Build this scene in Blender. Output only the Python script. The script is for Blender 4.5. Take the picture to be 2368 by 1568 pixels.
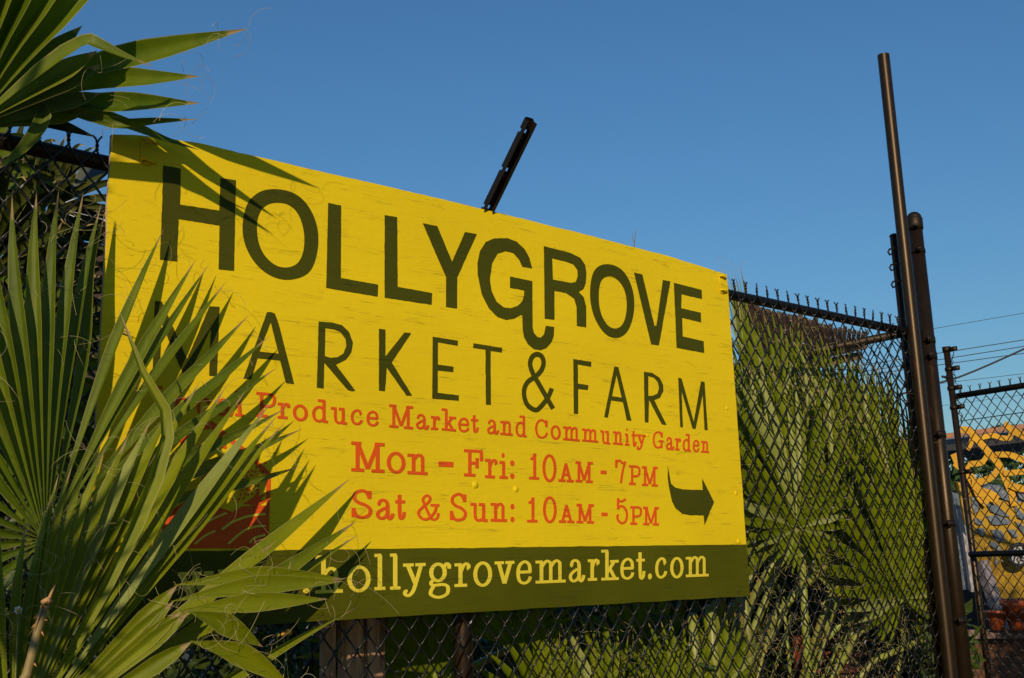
import bpy, bmesh, math, random
from mathutils import Vector, Matrix, noise
from mathutils.geometry import tessellate_polygon

# ------------------------------------------------------------------ scene, camera, light
S = bpy.context.scene
for o in list(bpy.data.objects):
    bpy.data.objects.remove(o, do_unlink=True)
COL = S.collection
ZB = 1.25                                   # height of the sign's lower edge above the ground
FPX, YAW, PITCH, ROLL = 2493.64, 0.690835, 0.210234, -0.0284408
CAM = Vector((-0.874891, -2.654189, 0.122084 + ZB))
FW = Vector((math.sin(YAW)*math.cos(PITCH), math.cos(YAW)*math.cos(PITCH), math.sin(PITCH)))
_r = Vector((math.cos(YAW), -math.sin(YAW), 0)); _u = _r.cross(FW)
RT = math.cos(ROLL)*_r + math.sin(ROLL)*_u
UP = -math.sin(ROLL)*_r + math.cos(ROLL)*_u
cam = bpy.data.cameras.new('camera'); cam.lens = FPX/2367*36; cam.sensor_width = 36
cam.clip_start = .05; cam.clip_end = 3000
co = bpy.data.objects.new('camera', cam); COL.objects.link(co)
m = Matrix((RT, UP, -FW)).transposed().to_4x4(); m.translation = CAM
co.matrix_world = m
S.camera = co

SUN_EL = math.radians(15.85)
SUN_DIR = Vector((.6855, .6749, -.2731)).normalized()        # the way the light travels
w = bpy.data.worlds.new('World'); S.world = w; w.use_nodes = True
nt = w.node_tree
for n in list(nt.nodes): nt.nodes.remove(n)
sk = nt.nodes.new('ShaderNodeTexSky'); sk.sky_type = 'NISHITA'; sk.sun_disc = False
sk.sun_elevation = SUN_EL
sk.sun_rotation = math.atan2(-SUN_DIR.x, -SUN_DIR.y)
sk.altitude = 0; sk.air_density = 1.65; sk.dust_density = 0.0; sk.ozone_density = 8.5
bg = nt.nodes.new('ShaderNodeBackground'); bg.inputs[1].default_value = 0.105
wo = nt.nodes.new('ShaderNodeOutputWorld')
nt.links.new(sk.outputs[0], bg.inputs[0]); nt.links.new(bg.outputs[0], wo.inputs[0])
sl = bpy.data.lights.new('sun', 'SUN'); sl.energy = 3.85; sl.angle = math.radians(.53); sl.color = (1, .80, .56)
so = bpy.data.objects.new('sun', sl); COL.objects.link(so)
so.rotation_euler = SUN_DIR.to_track_quat('-Z', 'Y').to_euler(); so.location = (-6, -6, 6)
S.view_settings.view_transform = 'Standard'; S.view_settings.look = 'None'
S.view_settings.exposure = 0.0; S.view_settings.gamma = 1
S.render.engine = 'CYCLES'
S.cycles.max_bounces = 6; S.cycles.transparent_max_bounces = 8
R = random.Random(7)

# ------------------------------------------------------------------ helpers
def ray(px, py):
    return FW + (px-1183.5)/FPX*RT - (py-784)/FPX*UP
def at(px, py, Y):                           # survey point on the vertical plane y = Y
    d = ray(px, py); return CAM + d*((Y-CAM.y)/d.y)
def atd(px, py, D):                          # survey point at forward distance D
    return CAM + ray(px, py)*D
def atz(px, py, Z):
    d = ray(px, py); return CAM + d*((Z-CAM.z)/d.z)

def tag(o, label=None, cat=None, group=None, kind=None):
    if label: o['label'] = label
    if cat: o['category'] = cat
    if group: o['group'] = group
    if kind: o['kind'] = kind
    return o
def empty(name, loc, label, cat, group=None):
    o = bpy.data.objects.new(name, None); COL.objects.link(o); o.location = loc
    o.empty_display_size = .1
    return tag(o, label, cat, group)
def obj(name, mesh, parent=None):
    o = bpy.data.objects.new(name, mesh); COL.objects.link(o)
    if parent is not None:
        o.parent = parent
    return o
ORIG = {}
def wloc(p):
    v = Vector((0, 0, 0))
    while p is not None:
        v += p.location; p = p.parent
    return v
class MB:
    def __init__(s): s.v = []; s.f = []; s.uv = []; s.smooth = True
    def quadstrip(s, rows, uvrows=None, closed=False):
        b = len(s.v); n = len(rows[0])
        for i, r in enumerate(rows):
            for j, p in enumerate(r): s.v.append(tuple(p))
        for i in range(len(rows)-1):
            for j in range(n if closed else n-1):
                k = (j+1) % n
                s.f.append((b+i*n+j, b+i*n+k, b+(i+1)*n+k, b+(i+1)*n+j))
                if uvrows: s.uv.append((uvrows[i][j], uvrows[i][k], uvrows[i+1][k], uvrows[i+1][j]))
    def tube(s, pts, r, n=6, cap=True, r2=None):
        pts = [Vector(p) for p in pts]; rows = []; N = len(pts)
        t0 = (pts[1]-pts[0]).normalized()
        a = Vector((0, 0, 1)) if abs(t0.z) < .9 else Vector((1, 0, 0))
        nx = t0.cross(a).normalized()
        for i, p in enumerate(pts):
            t = (pts[min(i+1, N-1)]-pts[max(i-1, 0)]).normalized()
            nx = (nx - t*nx.dot(t)).normalized(); ny = t.cross(nx)
            rr = r[i] if isinstance(r, (list, tuple)) else (r if r2 is None else r+(r2-r)*i/(N-1))
            rows.append([p + nx*(rr*math.cos(2*math.pi*k/n)) + ny*(rr*math.sin(2*math.pi*k/n)) for k in range(n)])
        b = len(s.v); s.quadstrip(rows, closed=True)
        if cap:
            s.f.append(tuple(b+k for k in range(n))[::-1]); e = b+(N-1)*n
            s.f.append(tuple(e+k for k in range(n)))
    def box(s, c, sx, sy, sz, M=None):
        b = len(s.v); c = Vector(c)
        for z in (-1, 1):
            for x, y in ((-1, -1), (1, -1), (1, 1), (-1, 1)):
                p = Vector((x*sx/2, y*sy/2, z*sz/2))
                if M is not None: p = M @ p
                s.v.append(tuple(c+p))
        for f in ((3, 2, 1, 0), (4, 5, 6, 7), (0, 1, 5, 4), (1, 2, 6, 5), (2, 3, 7, 6), (3, 0, 4, 7)):
            s.f.append(tuple(b+i for i in f))
    def dome(s, c, ax, r, h, n=12, m=4):
        ax = Vector(ax).normalized(); a = Vector((0, 0, 1)) if abs(ax.z) < .9 else Vector((1, 0, 0))
        x = ax.cross(a).normalized(); y = ax.cross(x); c = Vector(c); rows = []
        for i in range(m+1):
            t = i/m*math.pi/2*.98
            rows.append([c + ax*(h*math.sin(t)) + (x*math.cos(2*math.pi*k/n)+y*math.sin(2*math.pi*k/n))*(r*math.cos(t)) for k in range(n)])
        b = len(s.v); s.quadstrip(rows, closed=True)
        s.f.append(tuple(b+m*n+k for k in range(n)))
    def mesh(s, name, mat, smooth=True, origin=None):
        me = bpy.data.meshes.new(name)
        vv = s.v
        if origin is not None: vv = [(v[0]-origin.x, v[1]-origin.y, v[2]-origin.z) for v in s.v]
        me.from_pydata(vv, [], s.f)
        if s.uv and len(s.uv) == len(s.f):
            ul = me.uv_layers.new(name='UVMap'); k = 0
            for f in s.uv:
                for q in f: ul.data[k].uv = q; k += 1
        if isinstance(mat, (list, tuple)):
            for q in mat: me.materials.append(q)
        elif mat: me.materials.append(mat)
        if smooth: me.shade_smooth()
        me.update(); return me
    def build(s, name, mat, parent=None, smooth=True, label=None, kind=None):
        o = obj(name, s.mesh(name, mat, smooth, wloc(parent)), parent)
        if label: o['label'] = label
        if kind: o['kind'] = kind
        return o

# ------------------------------------------------------------------ materials
def newmat(name):
    M = bpy.data.materials.new(name); M.use_nodes = True
    return M, M.node_tree, M.node_tree.nodes['Principled BSDF']
def N(t, kind, **kw):
    n = t.nodes.new('ShaderNode'+kind)
    for k, v in kw.items(): setattr(n, k, v)
    return n
def ramp(t, src, a, b, ca, cb):
    r = N(t, 'ValToRGB'); r.color_ramp.elements[0].position = a; r.color_ramp.elements[1].position = b
    r.color_ramp.elements[0].color = (*ca, 1) if len(ca) == 3 else ca
    r.color_ramp.elements[1].color = (*cb, 1) if len(cb) == 3 else cb
    t.links.new(src, r.inputs[0]); return r
def noisetex(t, vec, scale, detail=4, rough=.5, mapping=None):
    if mapping:
        mp = N(t, 'Mapping'); mp.inputs['Scale'].default_value = mapping; t.links.new(vec, mp.inputs[0]); vec = mp.outputs[0]
    n = N(t, 'TexNoise'); n.inputs['Scale'].default_value = scale; n.inputs['Detail'].default_value = detail
    n.inputs['Roughness'].default_value = rough; t.links.new(vec, n.inputs['Vector']); return n.outputs[0]
def mixc(t, fac, a, b, mode='MIX'):
    mx = N(t, 'Mix', data_type='RGBA', blend_type=mode)
    for i, v in ((0, fac), (6, a), (7, b)):
        if hasattr(v, 'links'): t.links.new(v, mx.inputs[i])
        elif i == 0: mx.inputs[0].default_value = v
        else: mx.inputs[i].default_value = (*v, 1)
    return mx.outputs[2]

def plain(name, col, rough=.7, metal=0, var=.25, scale=8, bump=.15, mapping=(1, 1, 1), col2=None):
    M, t, P = newmat(name)
    tc = N(t, 'TexCoord').outputs['Object']
    n = noisetex(t, tc, scale, 5, .6, mapping)
    c2 = col2 or tuple(c*(1-var) for c in col)
    r = ramp(t, n, .35, .68, c2, tuple(min(1, c*(1+var*.6)) for c in col))
    t.links.new(r.outputs[0], P.inputs['Base Color'])
    P.inputs['Roughness'].default_value = rough; P.inputs['Metallic'].default_value = metal
    if bump:
        b = N(t, 'Bump'); b.inputs['Strength'].default_value = bump; b.inputs['Distance'].default_value = .01
        t.links.new(noisetex(t, tc, scale*4, 5, .6, mapping), b.inputs['Height']); t.links.new(b.outputs[0], P.inputs['Normal'])
    return M

def paint(name, col, dark, var, spec=.35, rough=.55):
    """brushed house paint over rough plywood: checks run along the board"""
    M, t, P = newmat(name); tc = N(t, 'TexCoord').outputs['Object']
    big = noisetex(t, tc, 1.7, 3, .55, (1, 1, 1.6))
    c = ramp(t, big, .3, .7, tuple(x*(1-var) for x in col), tuple(x*(1+var*.5) for x in col)).outputs[0]
    brush = noisetex(t, tc, 5, 6, .62, (1.2, 1, 22))
    c = mixc(t, ramp(t, brush, .42, .75, (0, 0, 0), (.16, .16, .16)).outputs[0], c, dark)
    # checks: thin broken dark lines
    ck = noisetex(t, tc, 9, 2, .5, (.32, 1, 17)); gate = noisetex(t, tc, 7, 3, .6, (.8, 1, 5))
    a = N(t, 'Math', operation='SUBTRACT'); t.links.new(ck, a.inputs[0]); a.inputs[1].default_value = .5
    b = N(t, 'Math', operation='ABSOLUTE'); t.links.new(a.outputs[0], b.inputs[0])
    line = ramp(t, b.outputs[0], 0.0, .0065, (1, 1, 1), (0, 0, 0)).outputs[0]
    g = ramp(t, gate, .53, .62, (0, 0, 0), (1, 1, 1)).outputs[0]
    mm = N(t, 'Math', operation='MULTIPLY'); t.links.new(line, mm.inputs[0]); t.links.new(g, mm.inputs[1])
    m2 = N(t, 'Math', operation='MULTIPLY'); t.links.new(mm.outputs[0], m2.inputs[0]); m2.inputs[1].default_value = .6
    c = mixc(t, m2.outputs[0], c, tuple(x*.25 for x in dark))
    t.links.new(c, P.inputs['Base Color'])
    h = N(t, 'Math', operation='SUBTRACT'); t.links.new(brush, h.inputs[0]); t.links.new(mm.outputs[0], h.inputs[1])
    lum = noisetex(t, tc, 26, 3, .55, (1, 1, 1.6))
    h2 = N(t, 'Math', operation='ADD'); t.links.new(h.outputs[0], h2.inputs[0]); t.links.new(lum, h2.inputs[1])
    bp = N(t, 'Bump'); bp.inputs['Strength'].default_value = .55; bp.inputs['Distance'].default_value = .0022
    t.links.new(h2.outputs[0], bp.inputs['Height']); t.links.new(bp.outputs[0], P.inputs['Normal'])
    P.inputs['Roughness'].default_value = rough; P.inputs['Specular IOR Level'].default_value = spec
    return M

def leafmat(name, col, col2, dry=(.33, .24, .10), edge=(.42, .36, .13), rough=.42, trans=.32, dryness=.92, spec=.32):
    M, t, P = newmat(name)
    uv = N(t, 'UVMap').outputs[0]; sp = N(t, 'SeparateXYZ'); t.links.new(uv, sp.inputs[0])
    oi = N(t, 'ObjectInfo').outputs['Random']
    tc = N(t, 'TexCoord').outputs['Object']
    n = noisetex(t, tc, 9, 4, .6)
    f = N(t, 'Math', operation='ADD'); t.links.new(n, f.inputs[0])
    o2 = N(t, 'Math', operation='MULTIPLY_ADD'); t.links.new(oi, o2.inputs[0]); o2.inputs[1].default_value = .5; o2.inputs[2].default_value = -.25
    t.links.new(o2.outputs[0], f.inputs[1])
    c = ramp(t, f.outputs[0], .3, .75, col, col2).outputs[0]
    # fine lengthwise ribs
    rib = noisetex(t, uv, 1, 3, .6, (46, 1.2, 1))
    c = mixc(t, ramp(t, rib, .35, .7, (0, 0, 0), (.4, .4, .4)).outputs[0], c, tuple(x*.55 for x in col))
    # specks and scars
    sk_ = noisetex(t, tc, 75, 3, .7, (1, 1, 1))
    c = mixc(t, ramp(t, sk_, .66, .74, (0, 0, 0), (.55, .55, .55)).outputs[0], c, (.11, .075, .02))
    bl_ = noisetex(t, tc, 14, 4, .65)
    c = mixc(t, ramp(t, bl_, .58, .78, (0, 0, 0), (.35, .35, .35)).outputs[0], c, (.26, .24, .03))
    # pale margins
    a = N(t, 'Math', operation='SUBTRACT'); t.links.new(sp.outputs[0], a.inputs[0]); a.inputs[1].default_value = .5
    b = N(t, 'Math', operation='ABSOLUTE'); t.links.new(a.outputs[0], b.inputs[0])
    c = mixc(t, ramp(t, b.outputs[0], .455, .49, (0, 0, 0), (.8, .8, .8)).outputs[0], c, edge)
    # dry tips
    d = N(t, 'Math', operation='MULTIPLY_ADD'); t.links.new(n, d.inputs[0]); d.inputs[1].default_value = .12; t.links.new(sp.outputs[1], d.inputs[2])
    c = mixc(t, ramp(t, d.outputs[0], dryness+.06, dryness+.10, (0, 0, 0), (1, 1, 1)).outputs[0], c, dry)
    t.links.new(c, P.inputs['Base Color']); P.inputs['Roughness'].default_value = rough
    P.inputs['Specular IOR Level'].default_value = spec
    bp = N(t, 'Bump'); bp.inputs['Strength'].default_value = .5; bp.inputs['Distance'].default_value = .002
    t.links.new(rib, bp.inputs['Height']); t.links.new(bp.outputs[0], P.inputs['Normal'])
    tr = N(t, 'BsdfTranslucent')
    t.links.new(mixc(t, 1.0, c, (1.25, 1.35, .45), 'MULTIPLY'), tr.inputs[0])
    mx = N(t, 'MixShader'); mx.inputs[0].default_value = trans
    t.links.new(P.outputs[0], mx.inputs[1]); t.links.new(tr.outputs[0], mx.inputs[2])
    t.links.new(mx.outputs[0], t.nodes['Material Output'].inputs[0])
    return M

YEL = paint('yellow_paint', (.72, .535, .008), (.64, .46, .008), .07, spec=.12, rough=.6)
GRN = paint('dark_green_paint', (.056, .060, .003), (.04, .045, .003), .15, spec=.12, rough=.6)
BAND = paint('olive_green_paint', (.070, .075, .0015), (.09, .10, .006), .22, spec=.12, rough=.6)
RED = paint('orange_red_paint', (.70, .095, .012), (.55, .09, .012), .12, spec=.12)
YLT = paint('pale_yellow_paint', (.72, .58, .035), (.50, .46, .10), .12)
WHT = plain('board_core', (.55, .40, .25), .8, var=.3, scale=30, mapping=(1, 1, 8))
LEAF = leafmat('palm_leaf', (.085, .135, .004), (.16, .21, .008))
LEAFB = leafmat('palm_leaf_far', (.12, .165, .002), (.19, .235, .004), rough=.5, trans=.3, spec=.12, edge=(.30, .30, .06))
LEAFN = leafmat('palm_leaf_near', (.155, .195, .0015), (.25, .28, .004), rough=.45, trans=.27)
LEAFD = leafmat('palm_leaf_shaded', (.020, .034, .003), (.06, .075, .006), rough=.6, trans=.15)  # leaf green darkened so the colour stands in for shade
PALE = leafmat('palm_leaf_highlight', (.24, .28, .05), (.36, .40, .12), rough=.4, trans=.25)  # leaf green paled so single blades read as sunlit highlights
FIBRE = plain('leaf_fibre', (.42, .36, .15), .7, var=.3, bump=0)
STEM = plain('petiole', (.20, .24, .03), .45, var=.35, scale=6, mapping=(1, 1, .3), col2=(.16, .15, .03))
THORN = plain('petiole_thorn', (.55, .26, .06), .6, var=.3, bump=0)
BROWNST = plain('dry_petiole', (.22, .17, .05), .6, var=.5, scale=14, mapping=(1, 1, .4), col2=(.10, .05, .02))
def metalpaint(name, col, rough, rust):
    M, t, P = newmat(name); tc = N(t, 'TexCoord').outputs['Object']
    n = noisetex(t, tc, 30, 5, .65); n2 = noisetex(t, tc, 5, 5, .7, (1, 1, .35))
    c = ramp(t, n, .35, .7, tuple(x*.8 for x in col), tuple(x*1.3 for x in col)).outputs[0]
    c = mixc(t, ramp(t, n2, .60, .66, (0, 0, 0), (rust, rust, rust)).outputs[0], c, (.09, .030, .010))
    t.links.new(c, P.inputs['Base Color'])
    P.inputs['Roughness'].default_value = rough; P.inputs['Specular IOR Level'].default_value = .42; P.inputs['Specular Tint'].default_value = (1, .74, .50, 1)
    b = N(t, 'Bump'); b.inputs['Strength'].default_value = .25; b.inputs['Distance'].default_value = .001
    t.links.new(noisetex(t, tc, 160, 4, .6), b.inputs['Height']); t.links.new(b.outputs[0], P.inputs['Normal'])
    return M
PIPE = metalpaint('black_pipe_paint', (.012, .0075, .004), .38, .5)
PIPED = metalpaint('dull_black_paint', (.008, .006, .005), .5, .12)
def wiremat():
    M, t, P = newmat('black_wire_paint'); tc = N(t, 'TexCoord').outputs['Object']
    oi = N(t, 'ObjectInfo'); ad = N(t, 'VectorMath', operation='ADD'); t.links.new(tc, ad.inputs[0]); t.links.new(oi.outputs['Location'], ad.inputs[1])
    n = noisetex(t, ad.outputs[0], 42, 2, .5)
    c = mixc(t, ramp(t, n, .70, .71, (0, 0, 0), (1, 1, 1)).outputs[0], (.007, .006, .005), (.26, .26, .28))
    t.links.new(c, P.inputs['Base Color']); P.inputs['Roughness'].default_value = .4
    return M
WIRE = wiremat()

# ------------------------------------------------------------------ ground
g = MB(); rows = []
for i in range(41):
    y = -60 + i*i*.25 + i*1.0; rows.append([(-150+x*10, y, 0) for x in range(31)])
g.quadstrip(rows)
GROUND = plain('dry_grass_soil', (.07, .075, .02), .95, var=.5, scale=3, col2=(.05, .035, .02), bump=.6)
go = obj('ground', g.mesh('ground', GROUND)); tag(go, kind='structure')

# ------------------------------------------------------------------ the sign
sign = empty('market_sign', (0, 0, ZB), 'big yellow plywood board lettered in dark green and red with olive band below', 'sign')
W, H = 2.44, 1.2466
def SPx(px, py):                              # survey of the painted face: photo point -> board (x, z)
    q = at(px/1.7304, py/1.7304, 0); return (q.x, q.z-ZB)
def board():
    pts = []; r = random.Random(3)
    def edge(a, b, n):
        for i in range(n):
            t = i/n; x = a[0]+(b[0]-a[0])*t; z = a[1]+(b[1]-a[1])*t
            j = .0 if i == 0 else (noise.noise(Vector((x*9, z*9, 3)))*.0022 + r.uniform(-.0006, .0006))
            hx = 1 if abs(a[0]-b[0]) < 1e-6 else 0
            pts.append((x+j*hx, z+j*(1-hx)))
    prof = [SPx(a*1.7304, b*1.7304) for a, b in [(257,311),(312,312),(386,319),(461,331),(534,348),(682,383),(982,451),(1039,465),(1308,531),(1537,590),(1662,629),(1684,635)]]
    prof[0] = (0, prof[0][1]); prof[-1] = (W, prof[-1][1])
    edge((0, 0), (W, 0), 90); edge((W, 0), prof[-1], 46)
    for a_, b_ in zip(prof[::-1], prof[::-1][1:]): edge(a_, b_, max(2, int(abs(b_[0]-a_[0])/.02)))
    edge(prof[0], (0, 0), 46)
    return pts
bp = board(); mb = MB()
mb.v = [(x, 0, z) for x, z in bp]+[(x, .012, z) for x, z in bp]; n = len(bp)
mb.f = [tuple(range(n)), tuple(range(2*n-1, n-1, -1))]
side0 = len(mb.f)
mb.f += [(i, n+i, n+(i+1) % n, (i+1) % n) for i in range(n)]
me = mb.mesh('board', [YEL, WHT], smooth=False)
for i, p in enumerate(me.polygons):
    if i >= side0: p.material_index = 1
bo = obj('board', me, sign)

def tform(ox, oy, s): return lambda p: (ox+p[0]/s, oy+p[1]/s)
T1 = tform(500, 600, 1.7425); T2 = tform(1600, 800, 1.5677); T3 = tform(0, 700, 1.5679)
T4 = tform(600, 1400, 1.7422); T5 = tform(1300, 1650, 1.4352); TD = tform(0, 0, 1/1.7304)
T6 = tform(0, 1700, 1.548)
def chaikin(p, k=2):
    for _ in range(k):
        q = []
        for i in range(len(p)):
            a = p[i]; b = p[(i+1) % len(p)]
            q += [(a[0]*.75+b[0]*.25, a[1]*.75+b[1]*.25), (a[0]*.25+b[0]*.75, a[1]*.25+b[1]*.75)]
        p = q
    return p
def rough(p, amp=.0006):                      # the wobble of a hand-held brush
    q = []
    for i in range(len(p)):
        a = Vector(p[i]); b = Vector(p[(i+1) % len(p)]); L = (b-a).length; k = max(1, int(L/.012))
        nn = Vector((-(b-a).y, (b-a).x)).normalized() if L > 0 else Vector((0, 0))
        for j in range(k):
            c = a.lerp(b, j/k)
            if j: c = c + nn*noise.noise(Vector((c.x*90, c.y*90, 1)))*amp*2
            q.append((c.x, c.y))
    return q
def poly_into(mb, outer, holes, y):
    loops = [outer]+holes
    vl = [[Vector((x, z, 0)) for x, z in l] for l in loops]
    flat = [p for l in loops for p in l]; b = len(mb.v)
    for x, z in flat: mb.v.append((x, y, z))
    for tri in tessellate_polygon(vl):
        a, c, d = (Vector((*flat[k], 0)) for k in tri)
        if (c-a).cross(d-a).length < 1e-12: continue
        # face towards -y
        if ((c-a).cross(d-a)).z < 0: tri = tri[::-1]
        mb.f.append(tuple(b+k for k in tri))
LINES = {}; GID = [0, False]
def glyph(line, T, outer, holes=(), sm=False):
    def cv(p):
        q = [SPx(*T(a) if callable(T) else a) for a in p]
        if sm: q = chaikin(q)
        return rough(q)
    if not GID[1]: GID[0] += 1
    LINES.setdefault(line, []).append((cv(outer), [cv(h) for h in holes], GID[0]))
def M_(*segs):                                # mix of transforms -> source pixels
    return [T(p) for T, ps in segs for p in ps]
ID = lambda p: p
# row 1
glyph('heading', T1, [(265,108),(388,132),(381,382),(655,424),(664,197),(771,213),(757,843),(650,832),(657,528),(371,482),(360,778),(241,765),(252,520)])
glyph('heading', T1, [(1050,272),(1150,288),(1230,335),(1290,410),(1330,500),(1348,600),(1340,720),(1300,840),(1230,890),(1130,910),(1040,893),(950,840),(880,760),(835,670),(813,560),(825,450),(855,360),(920,300),(980,278)],
      [[(1060,366),(1130,376),(1190,420),(1230,500),(1250,600),(1245,700),(1220,770),(1180,810),(1110,825),(1040,805),(970,740),(930,660),(914,560),(922,470),(950,410),(1000,375)]], True)
glyph('heading', T1, [(1414,370),(1504,388),(1502,893),(1762,940),(1758,1023),(1400,962)])
glyph('heading', ID, M_((T1, [(1807,455),(1895,470),(1898,955)]), (T2, [(200,585),(196,658)]), (T1, [(1807,1030)])))
glyph('heading', T2, [(140,147),(232,165),(325,388),(405,202),(480,215),(357,486),(356,681),(286,672),(287,487)])
glyph('heading', T2, [(827,430),(765,420),(745,375),(710,335),(660,322),(610,338),(575,400),(562,500),(572,570),(605,640),(650,675),(690,680),(735,665),(765,635),(776,600),(776,568),(687,551),(688,481),(828,510),(830,800),(838,835),(860,860),(880,865),(900,845),(912,790),(965,797),(963,850),(950,890),(915,930),(880,943),(840,937),(800,905),(775,860),(767,810),(765,725),(755,722),(715,745),(665,753),(610,735),(555,680),(510,590),(485,470),(483,400),(500,320),(535,265),(590,242),(670,240),(730,262),(780,310),(810,365)])
glyph('heading', T2, [(900,290),(1070,335),(1130,365),(1160,410),(1167,460),(1163,520),(1148,560),(1118,578),(1150,610),(1166,670),(1166,800),(1107,790),(1105,670),(1090,620),(1040,585),(967,570),(966,752),(905,745)],
      [[(952,366),(1030,385),(1085,405),(1110,440),(1112,480),(1100,515),(1070,521),(957,500)]])
glyph('heading', T2, [(1300,402),(1350,412),(1400,445),(1440,510),(1465,590),(1469,680),(1455,760),(1425,830),(1380,865),(1330,867),(1280,840),(1230,770),(1200,690),(1187,600),(1195,500),(1215,440),(1255,408)],
      [[(1310,476),(1350,490),(1390,530),(1415,590),(1422,670),(1410,750),(1385,795),(1350,810),(1310,798),(1275,755),(1250,690),(1243,600),(1250,530),(1270,490)]], True)
glyph('heading', T2, [(1465,455),(1518,468),(1594,790),(1606,788),(1646,502),(1694,512),(1622,912),(1573,907)])
glyph('heading', T2, [(1715,520),(1890,565),(1892,622),(1764,592),(1762,680),(1885,708),(1886,768),(1768,740),(1771,856),(1903,887),(1906,960),(1732,928)])
# row 2
glyph('sub', T3, [(970,790),(1012,795),(1172,1155),(1312,825),(1375,828),(1358,1263),(1310,1260),(1322,965),(1185,1248),(1145,1245),(1010,930),(1000,1230),(955,1228)])
glyph('sub', T3, [(1672,862),(1695,860),(1722,870),(1745,935),(1843,1312),(1790,1305),(1755,1165),(1612,1150),(1575,1283),(1525,1278)], [[(1695,925),(1745,1122),(1625,1108)]])
glyph('sub', ID, M_((T1, [(1348,1196),(1440,1203),(1510,1222),(1560,1270),(1586,1340),(1575,1410),(1540,1460),(1468,1497)]), (T4, [(1428,284),(1410,290),(1375,280),(1212,90),(1208,270),(1160,263)])),
      [[T1(p) for p in [(1393,1243),(1450,1250),(1500,1270),(1535,1320),(1540,1370),(1520,1420),(1480,1445),(1430,1450),(1390,1437)]]])
glyph('sub', ID, M_((T1, [(1768,1247),(1812,1253),(1813,1440),(1945,1273),(1992,1277),(1857,1482)]), (T2, [(75,1228),(38,1228)]), (T1, [(1822,1518)]), (TD, [(889,905),(875,903)])))
glyph('sub', T2, [(203,858),(361,883),(360,915),(236,893),(235,1033),(334,1047),(332,1080),(235,1070),(234,1210),(367,1226),(366,1260),(200,1246)])
glyph('sub', T2, [(458,900),(638,928),(637,958),(566,948),(568,1286),(536,1284),(534,940),(457,928)])
glyph('sub', T2, [(1084,998),(1198,1016),(1197,1047),(1113,1032),(1114,1152),(1180,1163),(1175,1193),(1116,1186),(1115,1343),(1088,1341)])
glyph('sub', T2, [(1342,1045),(1368,1050),(1450,1385),(1420,1383),(1395,1268),(1322,1258),(1302,1366),(1278,1362)], [[(1355,1100),(1388,1240),(1328,1232)]])
glyph('sub', T2, [(1527,1078),(1580,1085),(1625,1115),(1648,1160),(1650,1200),(1630,1240),(1592,1256),(1670,1412),(1640,1408),(1560,1255),(1556,1397),(1533,1394)], [[(1555,1105),(1590,1115),(1615,1145),(1622,1180),(1612,1215),(1585,1228),(1556,1230)]])
glyph('sub', T2, [(1742,1115),(1764,1120),(1840,1390),(1885,1138),(1908,1142),(1928,1445),(1908,1443),(1896,1225),(1852,1437),(1832,1434),(1765,1205),(1772,1427),(1755,1424)])
glyph('arrow', T5, [(1965,302),(1972,340),(1985,410),(2010,432),(2050,442),(2166,446),(2163,378),(2232,515),(2177,648),(2172,592),(2090,590),(2050,582),(2010,550),(1990,510),(1975,440),(1966,380)])

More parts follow.
